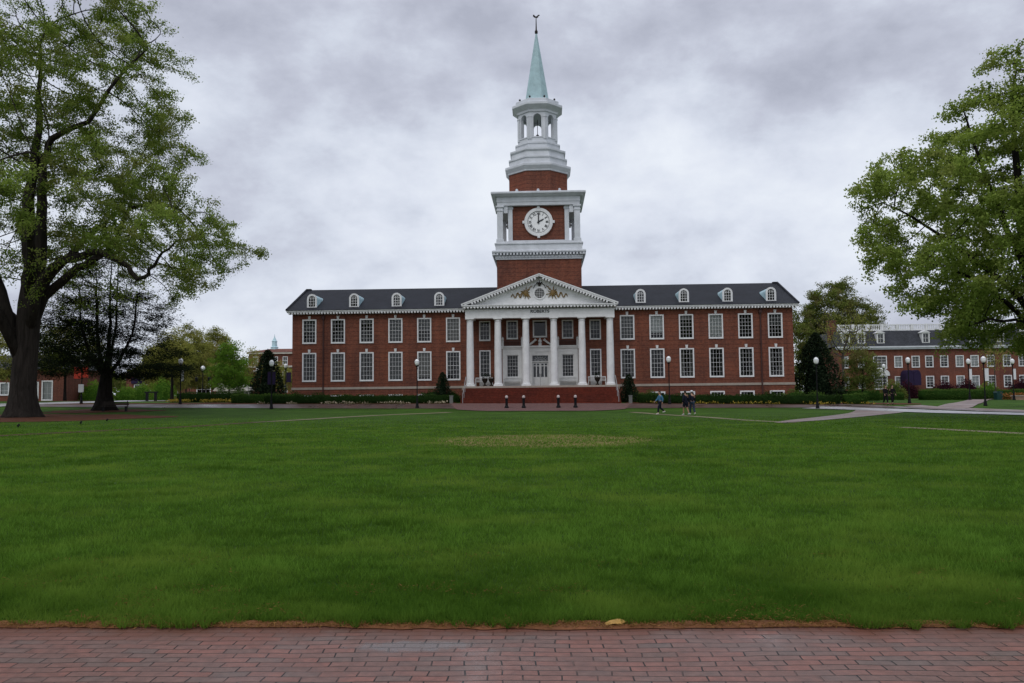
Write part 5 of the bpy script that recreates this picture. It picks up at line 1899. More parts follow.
def build_bits():
    # low black frame with two legs by the road
    x, y = -43.0, 98.5
    r = empty('bike_rack', (x, y, g1(x, y) + .04))
    tag(r, 'low black two legged frame standing beside the pale road on the left', 'rack')
    for k in (-1, 1):
        MB().box(k * .5 - .13, k * .5 + .13, -.13, .13, 0, .95).build('leg', 'black_metal', r)
    MB().box(-.75, .75, -.16, .16, .952, 1.12).build('top_rail', 'black_metal', r)
    # bench by the conifer
    x, y = -34.6, 72.0
    r = empty('park_bench', (x, y, g1(x, y) + .05), .1)
    tag(r, 'low dark slatted bench at the foot of the dark conifer', 'bench')
    m = MB()
    for k in range(4):
        m.box(-1.1, 1.1, -.2 + k * .11, -.11 + k * .11, .4, .44)
    m.build('seat', 'dark_bronze', r)
    for x in (-.95, .95):
        MB().box(x - .04, x + .04, -.2, .22, 0, .4).build('leg', 'black_metal', r)
    m = MB()
    for k in range(3):
        m.box(-1.1, 1.1, .24, .27, .52 + k * .12, .61 + k * .12)
    for x in (-.95, .95):
        m.box(x - .03, x + .03, .271, .31, .3, .9)
    m.build('backrest', 'dark_bronze', r)
    # lights set in the mulch
    r = empty('ground_light')
    MB().lathe([(.05, -.03), (.05, .03), (.025, .035), (.025, .09)], 0, 0, 10).build('stake', 'black_metal', r)
    m = MB().tube([(0, -.07, .07), (0, .09, .17)], [.08, .1], 10)
    m.build('lamp_head', 'black_metal', r)
    for i, (x, y, lab) in enumerate(((-26.0, 43.6, 'small black spotlight in the grass at the near left edge of the mulch'), (-24.8, 47.6, 'small black spotlight at the right tip of the mulch'),
                                     (-25.4, 51.9, 'small black spotlight nearest the conifer on the mulch edge'))):
        o = r if i == 0 else copy_tree(r)
        o.location = (x, y, g1(x, y) + .03)
        o.scale = (.62, .62, .62)
        tag(o, lab, 'spotlight', 'spotlights under the huge oak')
    # dead leaf on the brick edge
    m = MB()
    n, w = 14, 6
    vs, fs = [], []
    for i in range(n + 1):
        t = i / n
        half = .034 * math.sin(math.pi * min(1, t * .94 + .04)) ** .8 + .001
        for j in range(w + 1):
            u = j / w * 2 - 1
            vs.append((-.075 + .15 * t, u * half, .012 + .026 * (1 - u * u) ** .5 * math.sin(math.pi * t) + .004 * math.sin(t * 9 + u * 2) + .012 * t))
    for i in range(n):
        for j in range(w):
            a = i * (w + 1) + j
            fs.append((a, a + 1, a + w + 2, a + w + 1))
    m.add(vs, fs)
    r = empty('fallen_leaf', (.695, 5.83, -.008), .06)
    tag(r, 'single curled yellow brown leaf lying where bricks meet grass', 'leaf')
    m.build('leaf_blade', 'dead_leaf', r, smooth=True)
    MB().tube([(.072, 0, .02), (.095, .002, .022), (.115, .008, .014)], [.003, .0024, .0018], 6).build('stalk', 'straw', r)
    # bin among the hedges on the right
    x, y = 54.9, 93.6
    r = empty('litter_bin', (x, y, g1(x, y)), .1)
    tag(r, 'dark green litter bin between the clipped hedges at the right road', 'bin')
    MB().prism([(-.32, 0), (.32, 0), (.36, .8), (-.36, .8)], -.3, .3).build('body', 'bin_green', r)
    MB().prism([(-.4, .802), (.4, .802), (.32, .94), (-.32, .94)], -.33, .33).build('lid', 'bin_green', r)
    # low wall with the orange flowers
    x, y = 56.6, 90.6
    r = empty('garden_wall', (x, y, g1(x, y)), .0)
    tag(r, 'low tan stone wall in front of the orange flower bed on the right', 'wall')
    m = MB().box(-1.9, 1.9, -.2, .2, -.1, .42)
    m.build('wall', 'stone_wall', r)
    MB().box(-2.0, 2.0, -.26, .26, .422, .52).build('coping', 'limestone', r)
    flower_strip('flower_bed', 'orange brown flowers in a raised bed by the right road', (54.9, 91.8), (58.6, 92.0), 1.6, 500, ('orange_flower_leaf',), .75)
    # white utility boxes by the hall steps
    for k, lab in ((-1, 'low pale utility cabinet in the shrubs left of the steps'), (1, 'low pale utility cabinet in the shrubs right of the steps')):
        px, py = from_hall(k * 8.6, -5.2)
        r = empty('utility_box', (px, py, g1(px, py)), YAW)
        tag(r, lab, 'cabinet')
        MB().box(-.16, .16, -.14, .14, 0, .72).build('body', 'cabinet_grey', r)
        MB().box(-.19, .19, -.17, .17, .722, .78).build('lid', 'cabinet_grey', r)


# ------------------------------------------------------------------ people
def skin_mesh(verts, edges, radii, sub=2):
    me = bpy.data.meshes.new('s')
    me.from_pydata(verts, edges, [])
    o = bpy.data.objects.new('s', me)
    COL.objects.link(o)
    sk = o.modifiers.new('k', 'SKIN')
    for i, r in enumerate(radii):
        sv = me.skin_vertices[0].data[i]
        sv.radius = (r, r) if not hasattr(r, '__len__') else r
        sv.use_root = (i == 0)
    sk.branch_smoothing = .4
    o.modifiers.new('u', 'SUBSURF').levels = sub
    bpy.context.view_layer.update()
    nm = bpy.data.meshes.new_from_object(o.evaluated_get(bpy.context.evaluated_depsgraph_get()))
    v = [tuple(q.co) for q in nm.vertices]
    f = [tuple(p.vertices) for p in nm.polygons]
    bpy.data.objects.remove(o)
    bpy.data.meshes.remove(me)
    bpy.data.meshes.remove(nm)
    return v, f


def ell(c, r, n=12, m=8):
    mb = MB().lathe([(r[0] * math.sin(math.pi * (j + .15) / (m + .3)), -math.cos(math.pi * (j + .15) / (m + .3))) for j in range(m + 1)], 0, 0, n)
    return [(c[0] + x, c[1] + y * r[1] / r[0], c[2] + z * r[2]) for x, y, z in mb.v], mb.f


def person(label, loc, rz, J, top, legs, shoe, hair='hair', cap=None, skin='skin', bare_legs=False, long_top=.0, group=None, scale=1.0):
    """J: joints; the figure faces +x. The body is one surface; clothes and hair are its children"""
    root = empty('person', (loc[0], loc[1], loc[2] + .012), rz)
    root.scale = (scale,) * 3
    tag(root, label, 'person', group)
    names = ['pelvis', 'waist', 'chest', 'neck', 'skull', 'hipL', 'kneeL', 'ankleL', 'toeL', 'hipR', 'kneeR', 'ankleR', 'toeR', 'shL', 'elL', 'wrL', 'shR', 'elR', 'wrR']
    idx = {n: i for i, n in enumerate(names)}
    ed = [('pelvis', 'waist'), ('waist', 'chest'), ('chest', 'neck'), ('neck', 'skull')]
    for s in 'LR':
        ed += [('pelvis', 'hip' + s), ('hip' + s, 'knee' + s), ('knee' + s, 'ankle' + s), ('ankle' + s, 'toe' + s), ('chest', 'sh' + s), ('sh' + s, 'el' + s), ('el' + s, 'wr' + s)]
    rad = dict(pelvis=.115, waist=.11, chest=.125, neck=.055, skull=.062, hip=.085, knee=.056, ankle=.038, toe=.028, sh=.058, el=.042, wr=.028)
    rr = [rad[n] if n in rad else rad[n[:-1]] for n in names]
    V, F = skin_mesh([J[n] for n in names], [(idx[a], idx[b]) for a, b in ed], rr)
    mb = MB().add(V, F)
    hx, hy, hz = J['skull']
    h = (hx + .015, hy, hz + .075)
    mb.add(*ell(h, (.092, .075, .118)))
    mb.add(*ell((h[0] + .09, h[1], h[2] - .01), (.018, .014, .024), 6, 4))       # nose
    for k in (-1, 1):
        mb.add(*ell((h[0] - .005, h[1] + k * .076, h[2] - .005), (.02, .01, .03), 6, 4))   # ears
        mb.add(*ell((h[0] + .078, h[1] + k * .032, h[2] + .012), (.014, .013, .01), 6, 4))  # eyelids
    mb.tube([(h[0] + .078, h[1] - .026, h[2] - .055), (h[0] + .086, h[1], h[2] - .055), (h[0] + .078, h[1] + .026, h[2] - .055)], .007, 5)
    for s, sg in (('L', 1), ('R', -1)):                                            # palms and five fingers
        w, e = Vector(J['wr' + s]), Vector(J['el' + s])
        d = (w - e).normalized()
        sd = Vector((1, 0, 0)) - d * d.x
        sd = sd.normalized()
        nrm = d.cross(sd)
        mb.tube([w, w + d * .04, w + d * .09], [.026, .034, .03], 8)
        for q in range(4):
            b = w + d * .085 + sd * (.024 - .016 * q)
            l = (.07, .078, .073, .058)[q]
            mb.tube([b, b + d * l * .5, b + d * l * .8 - nrm * sg * .02, b + d * l * .88 - nrm * sg * .042], [.0095, .009, .008, .006], 6)
        b = w + d * .03 + sd * .026
        mb.tube([b, b + sd * .025 + d * .025, b + sd * .03 + d * .06], [.011, .01, .008], 6)
    mb.build('body', skin, root, smooth=True)
    # coat or shirt
    tn = ['pelvis', 'waist', 'chest', 'neckb', 'shL', 'elL', 'cuffL', 'shR', 'elR', 'cuffR']
    JJ = dict(J)
    JJ['neckb'] = tuple(Vector(J['chest']).lerp(Vector(J['neck']), .75))
    JJ['pelvis'] = (J['pelvis'][0], J['pelvis'][1], J['pelvis'][2] - long_top)
    for s in 'LR':
        JJ['cuff' + s] = tuple(Vector(J['el' + s]).lerp(Vector(J['wr' + s]), .93))
    te = [(0, 1), (1, 2), (2, 3), (2, 4), (4, 5), (5, 6), (2, 7), (7, 8), (8, 9)]
    V, F = skin_mesh([JJ[n] for n in tn], te, [.165, .15, .165, .075, .088, .065, .052, .088, .065, .052])
    MB().add(V, F).build('top', top, root, smooth=True)
    ln = ['pelvis', 'hipL', 'kneeL', 'endL', 'hipR', 'kneeR', 'endR']
    JJ = dict(J)
    for s in 'LR':
        JJ['end' + s] = tuple(Vector(J['knee' + s]).lerp(Vector(J['ankle' + s]), .9))
        if bare_legs:
            JJ['knee' + s] = tuple(Vector(J['hip' + s]).lerp(Vector(J['knee' + s]), .55))
            JJ['end' + s] = tuple(Vector(J['hip' + s]).lerp(Vector(J['knee' + s]), .8))
    V, F = skin_mesh([JJ[n] for n in ln], [(0, 1), (1, 2), (2, 3), (0, 4), (4, 5), (5, 6)], [.14, .11, .085 if not bare_legs else .11, .07 if not bare_legs else .1] + [.11, .085 if not bare_legs else .11, .07 if not bare_legs else .1])
    MB().add(V, F).build('shorts' if bare_legs else 'trousers', legs, root, smooth=True)
    for s in 'LR':
        a, t = Vector(J['ankle' + s]), Vector(J['toe' + s])
        d = t - a
        q = [a + Vector((0, 0, .02)), a - d * .25 + Vector((0, 0, -.045)), a + d * .5 + Vector((0, 0, -.03)), t + d * .15]
        V, F = skin_mesh([tuple(v) for v in q], [(0, 1), (1, 2), (2, 3)], [.05, .045, .048, .035])
        MB().add(V, F).build('shoe', shoe, root, smooth=True)
    hv, hf = ell((h[0] - .016, h[1], h[2] + .022), (.1, .088, .118), 14, 10)
    hv = [(x, y, max(z, h[2] - .03 + max(0, x - h[0] + .01) * 1.5)) for x, y, z in hv]
    MB().add(hv, hf).build('hair', hair, root, smooth=True)
    if cap:
        m = MB().lathe([(.104, h[2] + .035), (.106, h[2] + .07), (.095, h[2] + .11), (.06, h[2] + .14), (.015, h[2] + .15)], h[0] - .01, h[1], 14)
        m.plate([(h[0] + .02, h[1] - .085), (h[0] + .16, h[1] - .06), (h[0] + .185, h[1]), (h[0] + .16, h[1] + .06), (h[0] + .02, h[1] + .085)], h[2] + .035, h[2] + .048)
        m.build('cap', cap, root, smooth=False)
    return root


def pose(lk=(.2, .05), rk=(-.2, -.32), la=(-.1, -.2), ra=(.1, .22), head=0, la_out=0, bend=.0):
    """lk, rk: how far knee and ankle are swung to the front; la, ra: the same for elbow and wrist"""
    J = dict(pelvis=(0, 0, .95), waist=(.01, 0, 1.1), chest=(.02 + bend, 0, 1.32), neck=(.03 + bend * 1.6, 0, 1.49), skull=(.05 + bend * 2, head, 1.555))
    for s, k, (ka, an) in (('L', 1, lk), ('R', -1, rk)):
        J['hip' + s] = (0, k * .095, .89)
        zk = .89 - math.sqrt(max(.02, .42 ** 2 - ka ** 2))
        J['knee' + s] = (ka, k * .095, zk)
        da = an - ka
        za = max(.085, zk - math.sqrt(max(.01, .41 ** 2 - da ** 2)))
        J['ankle' + s] = (an, k * .095, za)
        J['toe' + s] = (an + .15, k * .105, max(.03, za - .06))
    for s, k, (e, w) in (('L', 1, la), ('R', -1, ra)):
        J['sh' + s] = (.01 + bend, k * .185, 1.41)
        J['el' + s] = (.01 + bend + e, k * (.235 + la_out), 1.41 - math.sqrt(max(.01, .29 ** 2 - e ** 2)))
        J['wr' + s] = (.01 + bend + w, k * (.225 + la_out), J['el' + s][2] - math.sqrt(max(.004, .25 ** 2 - (w - e) ** 2)))
    low = min(J['toeL'][2], J['toeR'][2]) - .03
    return {n: (p[0], p[1], p[2] - low) for n, p in J.items()}


def build_people():
    def gl(x, y, dz=.0):
        return (x, y, g1(x, y) + dz)
    g = 'people walking on the lawn path'
    person('person in a bright blue jacket striding alone with dark trousers and white shoes', gl(11.05, 62.0), math.pi + .15, pose((.18, .22), (-.02, -.36), (-.14, -.1), (.12, .3)), 'blue_cloth', 'navy_cloth', 'shoe_white', group=g)
    person('person in navy top and shorts with bare legs beside the one in a white cap', gl(12.45, 59.6), math.pi * .62, pose((.14, .16), (-.04, -.26), (-.06, .04), (.08, .2)), 'navy_cloth', 'navy_cloth', 'shoe_white', skin='skin_tan', bare_legs=True, long_top=.1, group=g)
    person('person in a white cap, dark top and blue jeans', gl(13.0, 60.0), math.pi * .55, pose((.15, .17), (-.05, -.28), (-.06, .05), (.06, .2)), 'navy_cloth', 'jean_cloth', 'shoe_white', cap='banner_white', group=g)
    person('left of two people in black, walking on the wet road', gl(34.5, 76.6, .06), -math.pi * .45, pose((.12, .14), (-.04, -.24), (-.08, .02), (.08, .2)), 'black_cloth', 'black_cloth', 'black_cloth', group='two people in black')
    person('right of two people in black, walking on the wet road', gl(35.3, 77.0, .06), -math.pi * .5, pose((-.02, -.2), (.13, .15), (.08, .2), (-.08, 0)), 'black_cloth', 'black_cloth', 'black_cloth', group='two people in black')


# ------------------------------------------------------------------ planting near the hall
def build_planting():
    hp = hall_pt
    hedge('clipped_hedge', 'long low dark hedge along the foot of the left wing', hp(-27, -4.6), hp(-8.6, -4.6), 1.0, .78, 'dark_hedge_leaf', group='hedges at the foot of the hall')
    hedge('clipped_hedge', 'long low dark hedge along the foot of the right wing', hp(9.4, -4.6), hp(28.5, -4.6), 1.0, .85, 'dark_hedge_leaf', group='hedges at the foot of the hall')
    hedge('clipped_hedge', 'low green hedge continuing right of the hall in front of the magnolia', hp(28.9, -4.8), hp(31.0, -4.6), 1.1, .95, 'hedge_leaf', group='hedges at the foot of the hall')
    hedge('clipped_hedge', 'dark block hedge behind the yellow flowers on the far left', hp(-38.5, 2), hp(-31.4, 2), 1.6, .95, 'dark_hedge_leaf')
    hedge('clipped_hedge', 'mid green hedge below the left magnolia', hp(-31, -2.6), hp(-24.5, -2.6), 1.2, .85, 'hedge_leaf')
    hedge('clipped_hedge', 'long trimmed bright hedge beyond the lamp on the right', (46.9, 95), (54.0, 94.8), 2.0, 1.15, 'hedge_leaf')
    hedge('clipped_hedge', 'trimmed hedge cut off by the right edge of the photo', (57.6, 87), (67, 87), 2.0, 1.25, 'hedge_leaf')
    hedge('clipped_hedge', 'low hedge behind the green bin, in front of the burgundy shrubs', (55.2, 98.5), (64, 98.5), 1.5, 1.1, 'hedge_leaf')
    hedge('clipped_hedge', 'short low hedge behind the two people in black', (42.4, 97), (45.6, 97), 1.4, .8, 'hedge_leaf')
    hedge('clipped_hedge', 'loose green hedge between the magnolia and the young tree', (32.5, 90), (40.2, 92), 2.2, 1.2, 'hedge_leaf', ragged=.16)
    # burgundy rows at the foot of the residence
    for i, (x, y, rx, h, lab) in enumerate(((62.5, 131, 2.0, 1.9, 'burgundy shrub left of the purple awning'), (68.4, 131, 2.3, 1.9, 'burgundy shrub just right of the purple awning'),
                                           (72.0, 131, 2.2, 2.0, 'second burgundy shrub right of the purple awning'), (80.5, 131, 2.4, 2.2, 'burgundy shrub behind the slim young tree'),
                                           (85.2, 131, 2.5, 2.2, 'burgundy shrub at the right edge of the photo'))):
        bush('burgundy_shrub', lab, 'shrub', (x, y, g1(x, y)), rx, 1.1, h + .75, 'burgundy_leaf', .2, 60, 'burgundy shrubs before the residence')
    x, y = 73.0, 127
    bush('round_shrub', 'round green shrub among the burgundy ones', 'shrub', (x, y, g1(x, y)), 1.7, 1.3, 2.4, 'green_leaf', .2, 60)
    x, y = 45.5, 99
    bush('round_shrub', 'round brownish shrub behind the two people in black', 'shrub', (x, y, g1(x, y)), 1.5, 1.3, 2.2, 'back_leaf', .17, 90)
    # shrubs behind the hedge of the hall
    defs = [(-24.8, 1.6, 1.1), (-22.3, 1.5, 1.0), (-19.6, 1.2, .85), (-10.8, 1.5, 1.25), (-8.9, 1.1, 1.15), (9.2, 1.1, 1.25), (11.0, 1.2, 1.15), (22.6, 1.5, 1.15), (25, 1.6, 1.3), (27.2, 1.5, 1.15)]
    labs = ['spreading shrub at the left corner of the hall', 'second spreading shrub from the left corner of the hall', 'small shrub below the second basement window of the left wing',
            'shrub left of the cone evergreen of the left wing', 'shrub against the left end of the steps', 'shrub against the right end of the steps', 'shrub right of the cone evergreen of the right wing',
            'shrub below the last but one window of the right wing', 'spreading shrub below the last window of the right wing', 'shrub around the right corner of the hall']
    for (s, r, h), lab in zip(defs, labs):
        x, y = hp(s, -2.2)
        bush('shrub', lab, 'shrub', (x, y, g1(x, y)), r, .95, h, 'hedge_leaf' if int(s) % 2 else 'dark_hedge_leaf', .12, 130, 'shrubs at the foot of the hall')
    for s, lab in ((-9.75, 'small dark cone evergreen left of the porch steps'), (8.75, 'small dark cone evergreen right of the porch steps')):
        x, y = hp(s, -2.6)
        cone_bush('cone_evergreen', lab, 'shrub', (x, y, g1(x, y)), 3.0 if s < 0 else 2.75, 1.0, 'magnolia_leaf', .13, 3400, 'cone evergreens by the steps', power=.6)
    x, y = -25.9, 87.5
    cone_bush('magnolia_tree', 'dark cone shaped magnolia left of the hall behind a lamp', 'tree', (x, y, g1(x, y)), 5.4, 1.95, 'magnolia_leaf', .24, 4200, power=.62)
    x, y = 32.4, 88
    cone_bush('magnolia_tree', 'large dark cone shaped magnolia at the right end of the hall', 'tree', (x, y, g1(x, y)), 7.2, 3.2, 'magnolia_leaf', .26, 7500, power=.72)
    for px, py, r, h, lab in ((-46.5, 110, 1.7, 2.9, 'round green shrub far left beyond the black frame'), (-51, 114, 1.5, 2.2, 'smaller round shrub left of the far round one'), (-58.5, 116, 2.2, 2.6, 'dark green shrub at the right end of the brick lodge'), (-55, 118, 1.8, 2.0, 'low shrub seen just left of the conifer trunk')):
        bush('round_shrub', lab, 'shrub', (px, py, g1(px, py)), r, r, h, 'green_leaf', .2, 60)
    # flowers
    flower_strip('flower_bed', 'yellow and peach flowers along the hedge of the left wing', hp(-27, -5.6), hp(-9, -5.6), .4, 520, ('pale_flower_leaf',), .16)
    flower_strip('flower_bed', 'yellow flowers along the hedge of the right wing', hp(9.5, -5.6), hp(31, -5.7), .4, 380, ('flower_leaf',), .2)
    flower_strip('flower_bed', 'bright yellow flowers before the dark block hedge on the far left', hp(-39.5, .2), hp(-31.5, .2), 1.2, 1100, ('flower_leaf',), .3)


# ------------------------------------------------------------------ other buildings
def block(root, x0, x1, y0, y1, z0, z1, holes, mat, name='wall'):
    m = MB()
    wall_sheet(m, x0, x1, z0, z1, holes, y0, .2)
    m.add([(x1, y0, z0), (x1, y1, z0), (x1, y1, z1), (x1, y0, z1), (x0, y0, z0), (x0, y1, z0), (x0, y1, z1), (x0, y0, z1)],
          [(0, 1, 2, 3), (4, 7, 6, 5), (1, 5, 6, 2), (3, 2, 6, 7)])
    m.build(name, mat, root)
    MB().box(x0 + .1, x1 - .1, y0 + .8, y0 + .85, z0, z1 - .1).build('interior_wall', 'interior', root)


def build_residence():
    X, Y = 53.4, 135.0
    zg = g1(60, 130)
    r = empty('brick_residence', (X, Y, zg), YAW * .6)
    tag(r, 'long brick residence with slate mansard roof, white dormers and roof balustrade on the right', 'residence')
    EV = 8.2
    xs = [9.6, 12.4, 14.6, 17.0, 19.5, 21.9, 24.5, 27.1, 29.6, 32.1, 34.6, 37.1, 39.6]
    holes = []
    for x in xs:
        holes.append((x - .6, x + .6, 5.1, 6.85))
        if x > 14 or x < 10:
            holes.append((x - .6, x + .6, 1.75, 3.55))
    for x in (1.0, 3.6):
        holes += [(x - .5, x + .5, 5.1, 6.85), (x - .5, x + .5, 1.75, 3.55)]
    holes += [(5.6, 7.7, 4.95, 6.9), (5.6, 7.7, 1.6, 3.6)]
    block(r, 0, 42, 0, 14, -.3, EV, holes, 'far_brick')
    for a, b, c, d in holes:
        wide = b - a > 1.5
        window(r, (a + b) / 2, c - .06, d + .06, b - a + .12, 3 if wide else 2, 4, 0, 0, casing=.14, blind=(.97 if a % 2 > .7 else .6, 'curtain' if a % 3 > 1 else 'blind', 0), bar=.035)
    m = MB().prism([(5.2, 3.7), (8.1, 3.7), (8.1, 3.95)] + [(6.65 + 1.45 * math.cos(math.pi * i / 10), 3.95 + .95 * math.sin(math.pi * i / 10)) for i in range(1, 10)] + [(5.2, 3.95)], -.2, -.004)
    m.build('window_hood', 'white_wood', r)
    m = MB().box(-.4, 42.4, -.45, -.004, 8.0, 8.25).box(-.5, 42.5, -.62, -.003, 8.25, 8.5)
    m.build('cornice', 'tower_white', r)
    m = MB()
    m.add([(-.5, -.6, 8.51), (42.5, -.6, 8.51), (41.6, 1.3, 11.15), (.4, 1.3, 11.15), (-.5, 14.5, 8.51), (42.5, 14.5, 8.51), (41.6, 12.6, 11.15), (.4, 12.6, 11.15)],
          [(0, 1, 2, 3), (1, 5, 6, 2), (5, 4, 7, 6), (4, 0, 3, 7), (3, 2, 6, 7)])
    m.build('roof', 'far_slate', r)
    for i, x in enumerate((1.2, 3.7, 6.8, 14.1, 17.8, 21.7, 26.1, 30.2, 34.4, 38.6)):
        m = MB()
        m.box(x - .62, x - .42, -.25, 1.2, 9.0, 10.65).box(x + .42, x + .62, -.25, 1.2, 9.0, 10.65).box(x - .42, x + .42, -.25, 1.2, 8.95, 9.1).box(x - .42, x + .42, -.25, 1.2, 10.5, 10.65)
        m.prism([(x - .78, 10.66), (x + .78, 10.66), (x, 11.1)], -.35, 1.3)
        d = m.build('dormer', 'white_wood', r)
        m = MB().box(x - .025, x + .025, -.12, -.08, 9.1, 10.5).box(x - .42, x + .42, -.122, -.078, 9.75, 9.81)
        m.build('muntins', 'white_wood', d)
        MB().box(x - .42, x + .42, -.07, -.06, 9.1, 10.5).build('pane', 'glass', d)
        MB().box(x - .42, x + .42, .05, .06, 9.1, 10.5).build('blind', 'shade_grey' if i % 2 else 'curtain', d)
    m = MB()
    for x in np.arange(.6, 30, 2.4):
        m.box(x - .16, x + .16, 1.25, 1.55, 11.15, 12.25)
    m.box(.6, 29.6, 1.3, 1.5, 12.05, 12.2).box(.6, 29.6, 1.32, 1.48, 11.18, 11.36)
    for x in np.arange(.9, 29.4, .3):
        m.box(x - .06, x + .06, 1.34, 1.46, 11.361, 12.049)
    m.build('roof_balustrade', 'white_paint', r)
    for x in (-.1, 31.5):
        MB().box(x - .1, x + .9, 3, 4.4, 9.0, 12.9).box(x - .2, x + 1.0, 2.9, 4.5, 12.901, 13.1).build('chimney', 'far_brick', r)
    # purple barrel awnings over the entrance
    for x in (10.4, 11.6):
        m = MB()
        n = 8
        vs = []
        for i in range(n + 1):
            a = math.pi * i / n
            vs += [(x + .57 * math.cos(a), -2.2, 3.6 + .95 * math.sin(a)), (x + .57 * math.cos(a), -.05, 3.6 + .95 * math.sin(a))]
        vs += [(x - .57, -2.2, 2.1), (x - .57, -.05, 2.1), (x + .57, -2.2, 2.1), (x + .57, -.05, 2.1)]
        fs = [(2 * i, 2 * i + 1, 2 * i + 3, 2 * i + 2) for i in range(n)]
        b = 2 * n + 2
        fs += [(2 * n, 2 * n + 1, b + 1, b), (0, b + 2, b + 3, 1), tuple(range(0, 2 * n + 1, 2)) + (b, b + 2)]
        m.add(vs, fs)
        m.build('awning', 'purple', r)
    return r


def build_far_left():
    # low brick building with white windows behind the oak
    X, Y = -80, 112
    z = g1(X, Y)
    r = empty('brick_lodge', (X, Y, z), 0)
    tag(r, 'low brick building with white doors behind the huge oak on the left', 'building')
    holes = [(14.6, 15.8, .3, 2.5), (16.3, 17.7, .05, 2.6), (3, 4.2, .8, 2.4), (7, 8.2, .8, 2.4), (10.6, 11.8, .8, 2.4)]
    block(r, 0, 19.6, 0, 10, -.3, 4.2, holes, 'far_brick')
    for a, b, c, d in holes:
        window(r, (a + b) / 2, c - .06, d + .06, b - a + .12, 2, 3, 0, 0, casing=.16, blind=(.98, 'blind', 0))
    m = MB().add([(-.6, -.6, 4.2), (20.2, -.6, 4.2), (17, 5, 6.4), (3, 5, 6.4), (-.6, 10.6, 4.2), (20.2, 10.6, 4.2)], [(0, 1, 2, 3), (1, 5, 2), (5, 4, 3, 2), (4, 0, 3), (0, 4, 5, 1)])
    m.build('roof', 'far_slate', r)
    # brick shop with purple front
    X, Y = -71, 152
    z = g1(X, Y)
    r = empty('brick_shop', (X, Y, z), 0)
    tag(r, 'flat roofed brick building with purple front beyond the conifer', 'building')
    holes = [(1.5, 4.5, 1.0, 3.0), (7, 9.5, 1.0, 3.0), (13, 15.5, 1.0, 3.0), (19, 21.5, 1.0, 3.0)]
    block(r, 0, 25, 0, 12, -.3, 4.9, holes, 'far_brick')
    for a, b, c, d in holes:
        window(r, (a + b) / 2, c - .06, d + .06, b - a + .12, 3, 2, 0, 0, casing=.14)
    MB().box(-.2, 25.2, -.25, 12.2, 4.901, 5.2).build('parapet', 'stone_wall', r)
    m = MB()
    for x in (1.0, 4.2, 7.4):
        m.box(x, x + 2.0, -.3, -.02, 3.2, 4.3)
    m.build('purple_panel', 'purple', r)
    m = MB()
    for x in (3.3, 6.5, 9.7):
        m.box(x - .1, x + .2, -.32, -.022, 3.0, 4.4)
    m.build('white_panel', 'banner_white', r)
    # far multi storey brick block with cupola
    X, Y = -64.5, 202
    z = g1(X, Y)
    r = empty('brick_block', (X, Y, z), 0)
    tag(r, 'distant four storey brick block with white trim and a pale cupola', 'building')
    holes = []
    for f in range(3):
        for i in range(12):
            holes.append((1.2 + i * 2.4, 2.3 + i * 2.4, 1.6 + f * 3.4, 3.5 + f * 3.4))
    block(r, 0, 30, 0, 16, -.3, 11.4, holes, 'far_brick')
    for a, b, c, d in holes:
        window(r, (a + b) / 2, c - .06, d + .06, b - a + .12, 2, 2, 0, 0, casing=.14, sill=False, blind=(.97, 'curtain', 0), bar=.05)
    m = MB().box(-.3, 30.3, -.4, -.004, 7.7, 8.1).box(-.4, 30.4, -.5, -.003, 11.0, 11.42)
    m.build('trim', 'cream_paint', r)
    m = MB().add([(-.5, -.6, 11.43), (30.5, -.6, 11.43), (27, 8, 12.7), (3, 8, 12.7), (-.5, 16.6, 11.43), (30.5, 16.6, 11.43)], [(0, 1, 2, 3), (1, 5, 2), (5, 4, 3, 2), (4, 0, 3)])
    m.build('roof', 'far_brick', r)
    m = MB().lathe([(.85, 12.0), (.85, 13.0), (.95, 13.1), (.62, 13.3), (.58, 14.5), (.7, 14.6), (.5, 14.8), (.2, 15.5), (.08, 15.8), (.04, 16.4)], 4.0, 8, 8, sq=1)
    m.build('cupola', 'dormer_copper', r)
    # small cream gabled roof behind the hedge
    X, Y = -45.5, 127
    z = g1(X, Y)
    r = empty('garden_shed', (X, Y, z), 0)
    tag(r, 'small cream gabled pavilion half hidden behind the dark block hedge', 'pavilion')
    MB().box(0, 4.4, 0, 3, -.2, 1.5).build('wall', 'cream_paint', r)
    m = MB().prism([(-.4, 1.5), (4.8, 1.5), (3.9, 2.6), (.5, 2.6)], -.4, 3.4)
    m.build('roof', 'cream_paint', r)
    # closing woods beyond everything
    n = 26000
    ang = RNG.uniform(-1.15, 1.15, n)
    rad = 262 + 20 * RNG.random(n)
    top = 8.2 + 2.4 * np.sin(ang * 37) + 1.6 * np.sin(ang * 91 + 1) + 1.2 * np.sin(ang * 173)
    P = np.stack([rad * np.sin(ang), rad * np.cos(ang), top * RNG.random(n) ** .7], 1)
    P[:, 2] += gz(P[:, 0], P[:, 1])
    V, F = leaf_quads(P, RNG.uniform(1.0, 2.2, n), .8)
    tag(link('distant_woods', np_mesh('distant_woods', V, F, np.repeat(np.clip(RNG.random(n) * .8, 0, 1), 4)), 'back_leaf'), 'dark band of distant trees behind the campus buildings', 'woods', None, 'stuff')


# ------------------------------------------------------------------ light and sky
SUN_EL, SUN_AZ = R(52), R(205)          # azimuth measured clockwise from +y (away from the camera)


